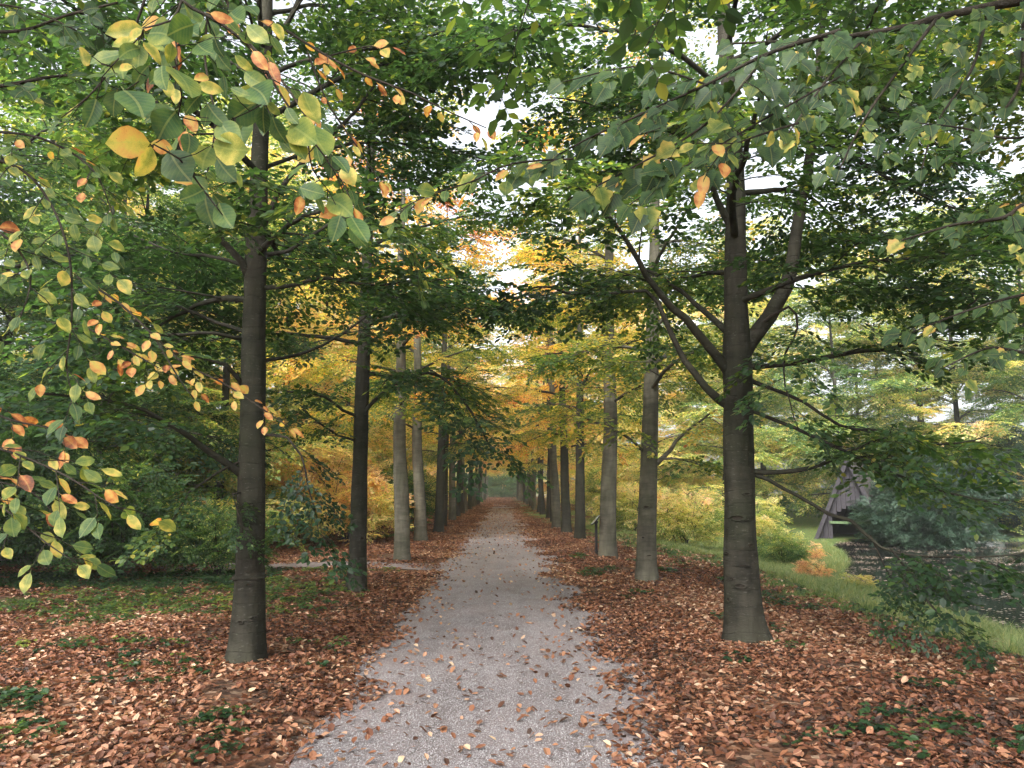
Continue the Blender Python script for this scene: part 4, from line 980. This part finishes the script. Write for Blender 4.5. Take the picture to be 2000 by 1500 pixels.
# ------------------------------------------------------------------ boathouse
ap = P(1657, 905, 32); zb = -.50; HH = ap.z - zb; HWd = 1.32
root = empty('boathouse', (ap.x, 32, zb), 'weathered A-frame boathouse of grey-purple planks with dark opening on the pond', 'boathouse'); root.rotation_euler = (0, 0, -.58)
M_plank = plain('weathered_plank', (.034, .031, .036), .85, .2, 9); M_roof = plain('old_thatch', (.05, .045, .042), .95, .1, 12); M_dark = plain('interior_shade', (.018, .016, .016), .9, .1); M_moss = plain('mossy_beam', (.08, .12, .06), .9, .1, 10)
slope = lambda x: HH*(1-abs(x)/HWd)
npk = 14
for k in range(npk):
    x0 = -HWd + 2*HWd*k/npk + .008; x1 = -HWd + 2*HWd*(k+1)/npk - .008; xm = (x0+x1)/2
    lo = .05 if abs(xm) > .78 else (1.45 - .6*abs(xm)); yj = random.uniform(-.008, .008)
    t0, t1 = max(slope(x0), lo+.01), max(slope(x1), lo+.01); mb = MB()
    vs = [(x0, yj, lo), (x1, yj, lo), (x1, yj, t1), (x0, yj, t0)]; vs += [(a_, c_+.03, d_) for a_, c_, d_ in vs]
    mb.add(vs, [(0, 1, 2, 3), (7, 6, 5, 4), (0, 4, 5, 1), (1, 5, 6, 2), (2, 6, 7, 3), (3, 7, 4, 0)]); link('plank', mb.mesh('plank', [M_plank], False), root)
for s in (-1, 1):
    an = math.atan2(HH, HWd); Ls = math.hypot(HH, HWd)
    Rm = Matrix.Rotation(-s*an if s > 0 else an + math.pi*0, 3, 'Y') if False else None
    n_ = Vector((s*HH, 0, HWd)).normalized(); dn = Vector((s*HWd, 0, -HH)).normalized(); a0 = Vector((0, -.25, HH+.06)); 
    mb = MB(); th = n_*.10; A = [a0, a0 + dn*(Ls+.15), a0 + dn*(Ls+.15) + Vector((0, 4.2, 0)), a0 + Vector((0, 4.2, 0))]
    mb.add(A + [q+th for q in A], [(0, 3, 2, 1), (4, 5, 6, 7), (0, 1, 5, 4), (1, 2, 6, 5), (2, 3, 7, 6), (3, 0, 4, 7)]); link('roof', mb.mesh('roof', [M_roof], False), root)
    mb = MB(); a1 = a0 + Vector((0, -.045, .02)); w_ = n_*.16; A = [a1, a1 + dn*(Ls+.2), a1 + dn*(Ls+.2) + Vector((0, .04, 0)), a1 + Vector((0, .04, 0))]
    mb.add([q-w_*.3 for q in A] + [q+w_*.7 for q in A], [(0, 3, 2, 1), (4, 5, 6, 7), (0, 1, 5, 4), (1, 2, 6, 5), (2, 3, 7, 6), (3, 0, 4, 7)]); link('bargeboard', mb.mesh('bargeboard', [M_plank], False), root)
mb = MB(); mb.box((0, -.05, .72), (1.7, .09, .10)); link('beam', mb.mesh('beam', [M_moss], False), root)
mb = MB(); mb.add([(-1.35, .5, 0), (1.35, .5, 0), (0, .5, HH-.35), (-1.35, 3.8, 0), (1.35, 3.8, 0), (0, 3.8, HH-.35)], [(3, 4, 5), (0, 3, 5, 2), (1, 2, 5, 4), (0, 1, 4, 3)]); link('interior', mb.mesh('interior', [M_dark], False), root)  # lining behind the opening, its near-black colour painted in as the shade inside

# ------------------------------------------------------------------ overhanging branches close to the camera
def near_branch(name, label, stems, L, tint, spread, seed, meshes=HI, side_len=.28, step=.075, sl=.3, cat='branch', group='branches hanging in close to the camera', sidestep=.13, jit=.5, droop=.12, cap=298):
    """stems: lists of (px, py, Y, radius_px). Leaves alternate on short side twigs"""
    rr = random.Random(seed); b = P(*stems[0][0][:3]); root = empty(name, b, label, cat, group); n = 0
    lvs = []
    for st in stems:
        q, r = smooth_path([P(a, c, d)-b for a, c, d, e in st], [px_w(e, d) for a, c, d, e in st], .04); mb = MB(); tube(mb, q, r, 6)
        cum = 0; nexts = sl*.3; side = 1; nx_ = 0
        tot = sum((q[i+1]-q[i]).length for i in range(len(q)-1))
        for i in range(len(q)-1):
            cum += (q[i+1]-q[i]).length
            if cum < nexts: continue
            nexts = cum + sidestep*rr.uniform(.7, 1.3); side = -side; tg = (q[i+1]-q[i]).normalized()
            # side direction: mostly perpendicular in plane seen by looking up, random dip
            sdv = tg.cross(Vector((0, -.55, 1))).normalized()*side
            d = (tg*.75 + sdv*rr.uniform(.5, 1.0) + Vector((rr.gauss(0, .2), rr.gauss(0, .25), -droop))).normalized(); ln = side_len*rr.uniform(.5, 1.1)*(1.15 - .6*cum/tot)
            e = [q[i], q[i] + d*ln*.5, q[i] + d*ln + Vector((0, 0, -ln*.15))]; tube(mb, e, [.0022, .0016, .0008], 4)
            k = 0; s = .02; ss = 1
            while s < ln:
                pp = e[0].lerp(e[1], s/(ln*.5)) if s < ln*.5 else e[1].lerp(e[2], (s-ln*.5)/(ln*.5)); lvs.append((pp, d, ss)); ss = -ss; s += step*rr.uniform(.55, 1.1)
            lvs.append((e[2], d, 0))
        lvs.append((q[-1], (q[-1]-q[max(0, len(q)-3)]).normalized(), 0))
        link('twig', mb.mesh('twig', [M_twig]), root)
    rr.shuffle(lvs)
    for pp, d, ss in lvs[:cap]:
        # blade normal leans toward the camera side and up
        nrm = (Vector((rr.gauss(0, .4), -.75 + rr.gauss(0, .35), .75 + rr.gauss(0, .35)))).normalized()
        sdv = nrm.cross(d).normalized(); x = (d*.8 + sdv*ss*rr.uniform(.5, 1.1) + Vector((0, 0, -.28 - abs(rr.gauss(0, .2))))).normalized()
        nrm = (nrm - x*nrm.dot(x)).normalized(); y_ = nrm.cross(x); Rm = Matrix((x, y_, nrm)).transposed()
        ti_ = tint(rr, pp+b) if callable(tint) else rr.gauss(tint, spread)
        leaf_obj(root, pp + x*.012, Rm, L*rr.uniform(.7, 1.12), ti_, meshes, rr=rr)
    return root

# top left: traced leaf by leaf (base -> tip in the photograph, tint)
T6 = [(640,270,275,310,.52),(630,260,800,170,.72),(640,290,480,400,.56),(600,400,345,430,.50),(610,440,590,660,.42),(650,410,825,620,.53),(730,380,905,480,.38),(925,420,900,622,.45),(470,525,110,600,.36),(400,725,80,735,.20),
 (475,540,430,715,.35),(540,640,420,690,.60),(700,640,560,860,.20),(830,640,850,850,.30),(930,660,1140,920,.42),(960,865,962,1012,.58),(900,780,905,940,.54),(1140,240,935,350,.24),(1200,270,1110,390,.20),(1345,360,1150,430,.42),(1345,370,1440,560,.17),
 (1380,530,1510,690,.21),(1190,820,1425,880,.56),(1280,745,1150,765,.73),(960,1070,640,1160,.24),(965,1090,830,1320,.20),(1210,925,1060,1120,.24),(400,870,340,1135,.22),(460,880,640,1110,.24),(190,965,80,1240,.18),(1060,1120,1160,1300,.78),
 (1785,990,1500,1190,.22),(1850,1030,1830,1310,.15),(1785,900,1525,950,.42),(1270,1010,1500,1250,.20),(1400,1190,1600,1400,.34),(715,1400,315,1410,.66),(720,1400,930,1445,.74),(1090,1300,1075,1500,.20),(1330,1410,1630,1460,.50),(1850,1000,2000,1110,.45),
 (1720,500,1860,670,.84),(1880,600,1980,830,.88),(1640,700,1870,830,.40),(1540,540,1730,690,.48),(1660,240,1870,400,.46),(1920,220,2020,390,.52),(1300,130,1540,200,.83),(1360,370,1300,200,.22),(1100,60,1140,180,.30),(1150,80,1000,180,.28),(140,540,0,580,.55),(100,560,60,650,.6),
 (620,470,420,560,.30),(880,700,720,800,.26),(1180,430,1330,520,.22),(1580,330,1720,420,.30),(1480,210,1600,330,.34),(1500,120,1640,200,.26),(1050,200,1180,330,.22),(1000,90,1120,30,.25),(700,330,930,360,.35),(820,470,960,600,.28),(1500,860,1700,930,.35),(1700,850,1840,980,.25)]
T1 = [(1140,1075,1195,1265,.18),(1135,1060,1010,1105,.22),(1185,1080,1300,1175,.22),(945,840,1045,985,.18),(1190,800,1365,870,.45),(1210,880,1310,1005,.18),(1180,820,1130,945,.46),(1670,1045,1815,1075,.26),(1900,1200,1850,1350,.22),(1660,900,1745,825,.60),
 (1690,510,1785,690,.50),(1600,600,1665,690,.30),(1470,590,1480,745,.12),(1845,860,1850,985,.18),(1860,870,1945,955,.18),(1905,940,1975,1030,.58),(1730,690,1835,865,.38),(850,820,760,985,.60),(1050,1000,980,1010,.72),(1150,960,1210,1010,.34),(1760,1080,1815,1190,.30),(1830,1110,1960,1200,.42),(1900,1180,1780,1210,.80),(1960,1210,2060,1330,.28),(1950,1260,2050,1380,.25),
 (1290,760,1340,700,.34),(1560,770,1640,850,.30),(1620,700,1740,780,.44),(1650,760,1700,870,.40),(1520,650,1600,800,.20),(1280,670,1350,800,.28),(1220,1130,1290,1260,.26),(1080,980,1150,1050,.30)]
root = empty('beech_branch', P(355, 0, 1.75), 'closest branch at the top left with large yellow, orange and green beech leaves', 'branch', 'branches hanging in close to the camera'); b0 = Vector(root.location)
rr = random.Random(77); n = 0
stems = [[(352, -60, 1.75, 9), (355, 0, 1.75, 8), (430, 45, 1.75, 7), (500, 105, 1.78, 6), (545, 180, 1.8, 5), (600, 260, 1.85, 4), (650, 330, 1.9, 3), (690, 420, 1.95, 2)],
 [(355, 2, 1.75, 6), (335, 40, 1.72, 5), (280, 55, 1.7, 4), (275, 70, 1.7, 3), (240, 105, 1.7, 3), (200, 150, 1.7, 2)],
 [(335, 40, 1.72, 5), (345, 90, 1.7, 4), (345, 130, 1.7, 4), (355, 190, 1.7, 3), (335, 260, 1.72, 3), (300, 282, 1.7, 2)],
 [(345, 130, 1.7, 4), (310, 135, 1.68, 3), (240, 180, 1.68, 2)], [(500, 105, 1.78, 5), (530, 165, 1.78, 4), (518, 200, 1.78, 3), (460, 230, 1.8, 2)],
 [(300, 282, 1.72, 3), (350, 310, 1.75, 4), (375, 340, 1.78, 4), (400, 375, 1.8, 3), (435, 420, 1.8, 2)], [(600, 260, 1.85, 4), (610, 330, 1.85, 3), (640, 370, 1.88, 2), (665, 420, 1.9, 2)]]
spts = []
for st in stems:
    q, r = smooth_path([P(a, c, d)-b0 for a, c, d, e in st], [px_w(e, d) for a, c, d, e in st], .03); mb = MB(); tube(mb, q, r, 6); link('twig', mb.mesh('twig', [M_twig]), root); spts += q
mbt = MB()
def traced_leaf(x0, y0, x1, y1, ti_, D):
    d0 = D + rr.uniform(-.12, .14); A = P(x0, y0, d0); T = P(x1, y1, d0 + rr.uniform(-.07, .03)); x = T-A; L = x.length; x.normalize()
    v = -ray((x0+x1)/2, (y0+y1)/2).normalized(); nrm = (v + Vector((rr.gauss(0, .25), rr.gauss(0, .2), .35 + rr.gauss(0, .25)))).normalized(); nrm = (nrm-x*nrm.dot(x)).normalized()
    Rm = Matrix((x, nrm.cross(x), nrm)).transposed(); leaf_obj(root, A-b0, Rm, L, ti_ + rr.gauss(0, .02), rr=rr)
    near = min(spts, key=lambda q: (q-(A-b0)).length)
    if (near-(A-b0)).length > .01: tube(mbt, [near, near.lerp(A-b0, .5) + Vector((0, 0, -.006)), A-b0], [.0016, .0013, .001], 4)
for x0, y0, x1, y1, ti_ in T6: traced_leaf(150+x0/5, y0/5, 150+x1/5, y1/5, ti_, 1.75)
for x0, y0, x1, y1, ti_ in T1: traced_leaf(x0*.35, y0*.35, x1*.35, y1*.35, ti_, 1.85)
link('side_twigs', mbt.mesh('side_twigs', [M_twig]), root)['kind'] = 'stuff'

def mixt(base, sp, p_alt=0, alt=.8, asp=.08):
    return lambda r_, p_: (r_.gauss(alt, asp) if r_.random() < p_alt else r_.gauss(base, sp))
near_branch('beech_branch', 'branch along the left edge with hanging green and yellow beech leaves', [
 [(-60, 300, 2.9, 7), (40, 330, 2.9, 6), (100, 400, 2.9, 5), (135, 500, 2.85, 5), (140, 620, 2.85, 4), (130, 720, 2.8, 3), (150, 790, 2.8, 2)],
 [(-60, 420, 2.8, 6), (20, 470, 2.8, 5), (60, 540, 2.75, 4), (40, 620, 2.7, 2)], [(-40, 255, 3.0, 6), (80, 270, 3.0, 5), (180, 330, 3.0, 4), (220, 420, 3.0, 2)]],
 .068, mixt(.36, .10, .12), 0, 51, sidestep=.065, side_len=.24, step=.06)
near_branch('beech_branch', 'low branch at the left edge with yellow, green and orange leaves above the dark shrubs', [
 [(-60, 860, 2.5, 6), (40, 890, 2.5, 5), (130, 930, 2.45, 4), (200, 975, 2.4, 3), (245, 1000, 2.4, 2)], [(-40, 960, 2.6, 5), (30, 1010, 2.6, 4), (90, 1060, 2.55, 3), (150, 1100, 2.5, 2)], [(-50, 930, 2.6, 5), (60, 960, 2.6, 4), (110, 1010, 2.6, 2)]],
 .068, mixt(.42, .11, .15), 0, 52, sidestep=.06, side_len=.24, step=.06)
near_branch('beech_branch', 'drooping twig of rusty red curled leaves at the left edge', [[(-50, 790, 2.8, 5), (20, 820, 2.8, 4), (90, 835, 2.8, 3), (140, 850, 2.8, 2)]], .07, .88, .05, 53, side_len=.12, sidestep=.07)
near_branch('beech_branch', 'slanting spray of orange and yellow leaves crossing in front of the nearest left trunk', [
 [(150, 540, 4.3, 5), (230, 590, 4.3, 5), (300, 655, 4.3, 4), (360, 710, 4.3, 4), (430, 745, 4.3, 4), (500, 790, 4.3, 3), (565, 835, 4.3, 2)], [(300, 655, 4.3, 3), (350, 740, 4.2, 3), (380, 780, 4.2, 2)], [(170, 640, 4.6, 4), (260, 690, 4.6, 3), (330, 730, 4.5, 2)]],
 .075, .70, .09, 54, sidestep=.11, side_len=.20)
near_branch('beech_branch', 'spray of orange and rust leaves at the top centre left', [
 [(560, 60, 3.2, 6), (640, 110, 3.2, 5), (720, 150, 3.2, 5), (800, 180, 3.2, 4), (870, 215, 3.2, 3), (950, 250, 3.2, 2)], [(600, 100, 3.4, 4), (640, 200, 3.4, 4), (700, 290, 3.4, 3), (740, 350, 3.4, 2)], [(640, 110, 3.3, 4), (720, 90, 3.2, 3), (760, 90, 3.2, 2)]],
 .072, mixt(.80, .08, .25, .60, .05), 0, 55, sidestep=.14, side_len=.16)
near_branch('beech_branch', 'dark green leafy branch filling the top left corner', [
 [(-80, 60, 2.9, 8), (40, 60, 2.9, 7), (130, 30, 2.9, 6), (230, 5, 2.9, 5)], [(-80, 180, 3.0, 9), (20, 165, 3.0, 8), (100, 150, 3.0, 6), (165, 145, 3.0, 4)], [(-60, 0, 2.8, 5), (60, 20, 2.8, 4), (150, 60, 2.8, 3)]],
 .08, mixt(.14, .05, .12, .45), 0, 56, sidestep=.11, side_len=.25)
near_branch('beech_branch', 'shaded beech branch hanging just behind the closest branch at the top left', [
 [(420, -60, 2.5, 8), (470, 60, 2.5, 6), (560, 170, 2.5, 5), (640, 300, 2.5, 4), (690, 400, 2.5, 2)], [(300, -60, 2.5, 6), (260, 60, 2.5, 5), (190, 170, 2.5, 4), (120, 230, 2.5, 2)], [(420, -60, 2.5, 6), (400, 100, 2.5, 5), (420, 240, 2.5, 4), (400, 360, 2.5, 2)]],
 .08, mixt(.26, .08, .12, .82), 0, 62, sidestep=.11, side_len=.24)
near_branch('maple_branch', 'branch of blue-green maple leaves across the upper centre', [
 [(1640, 60, 3.6, 10), (1500, 105, 3.5, 8), (1380, 165, 3.4, 6), (1270, 215, 3.3, 5), (1150, 270, 3.3, 4), (1050, 320, 3.3, 3), (930, 340, 3.3, 2)], [(1500, 105, 3.5, 6), (1380, 240, 3.3, 5), (1230, 330, 3.3, 4), (1110, 390, 3.3, 3)], [(1640, 150, 3.5, 5), (1480, 240, 3.3, 4), (1330, 330, 3.2, 3), (1230, 400, 3.2, 2)], [(1380, 165, 3.4, 5), (1250, 130, 3.4, 4), (1100, 160, 3.4, 2)]],
 .105, mixt(.12, .05, .10, .5), 0, 57, HIM, side_len=.30, sidestep=.12, step=.085)
near_branch('beech_branch', 'short twig with yellow and pinkish leaves before the nearest right trunk', [[(1560, 240, 2.9, 5), (1480, 265, 2.9, 4), (1420, 290, 2.9, 3), (1385, 330, 2.9, 2), (1370, 365, 2.9, 2)], [(1440, 280, 2.9, 3), (1360, 280, 2.9, 2)], [(1290, 250, 2.9, 2), (1260, 260, 2.9, 2)]],
 .085, mixt(.42, .1, .3, .74, .05), 0, 58, side_len=.12, sidestep=.10)
near_branch('beech_branch', 'twig tip of pale green and orange leaves at the upper centre, pointing left', [[(1120, 310, 3.1, 4), (1000, 320, 3.1, 4), (920, 355, 3.1, 3), (840, 380, 3.1, 3), (780, 410, 3.1, 2)]], .08, mixt(.34, .08, .3, .74, .05), 0, 59, side_len=.14, sidestep=.11)
near_branch('maple_branch', 'heavy dark bough across the top right corner hung with maple leaves', [
 [(2120, -30, 4.6, 24), (2000, 0, 4.6, 21), (1930, 13, 4.6, 18), (1830, 35, 4.6, 15), (1770, 52, 4.6, 13), (1650, 72, 4.5, 10), (1550, 80, 4.4, 7), (1430, 85, 4.4, 4)], [(2000, 40, 4.6, 12), (1998, 130, 4.5, 9), (1985, 180, 4.5, 7), (1965, 210, 4.4, 5)],
 [(1830, 35, 4.6, 9), (1760, 130, 4.4, 7), (1690, 230, 4.3, 5), (1640, 330, 4.2, 3)], [(1930, 13, 4.6, 8), (1900, 130, 4.4, 6), (1830, 240, 4.3, 4), (1800, 330, 4.2, 3)], [(1700, 62, 4.6, 8), (1620, 150, 4.4, 5), (1540, 260, 4.2, 3)]],
 .10, mixt(.14, .06, .14, .46, .08), 0, 60, HIM, side_len=.42, sidestep=.16, step=.09)
near_branch('maple_branch', 'green maple branch entering at the right edge below the heavy bough', [
 [(2100, 380, 3.9, 12), (2000, 400, 3.9, 10), (1960, 425, 3.9, 8), (1860, 440, 3.9, 6), (1760, 470, 3.9, 3)], [(2100, 240, 3.6, 6), (1980, 270, 3.6, 5), (1880, 250, 3.6, 4), (1790, 240, 3.6, 2)], [(2100, 560, 4.4, 7), (1980, 580, 4.4, 6), (1880, 610, 4.4, 4), (1780, 650, 4.4, 2)], [(2080, 680, 4.8, 8), (2000, 688, 4.8, 7), (1930, 680, 4.8, 5), (1840, 720, 4.8, 2)]],
 .085, mixt(.17, .06, .14, .5, .1), 0, 61, HIM, side_len=.34, sidestep=.15, step=.085)
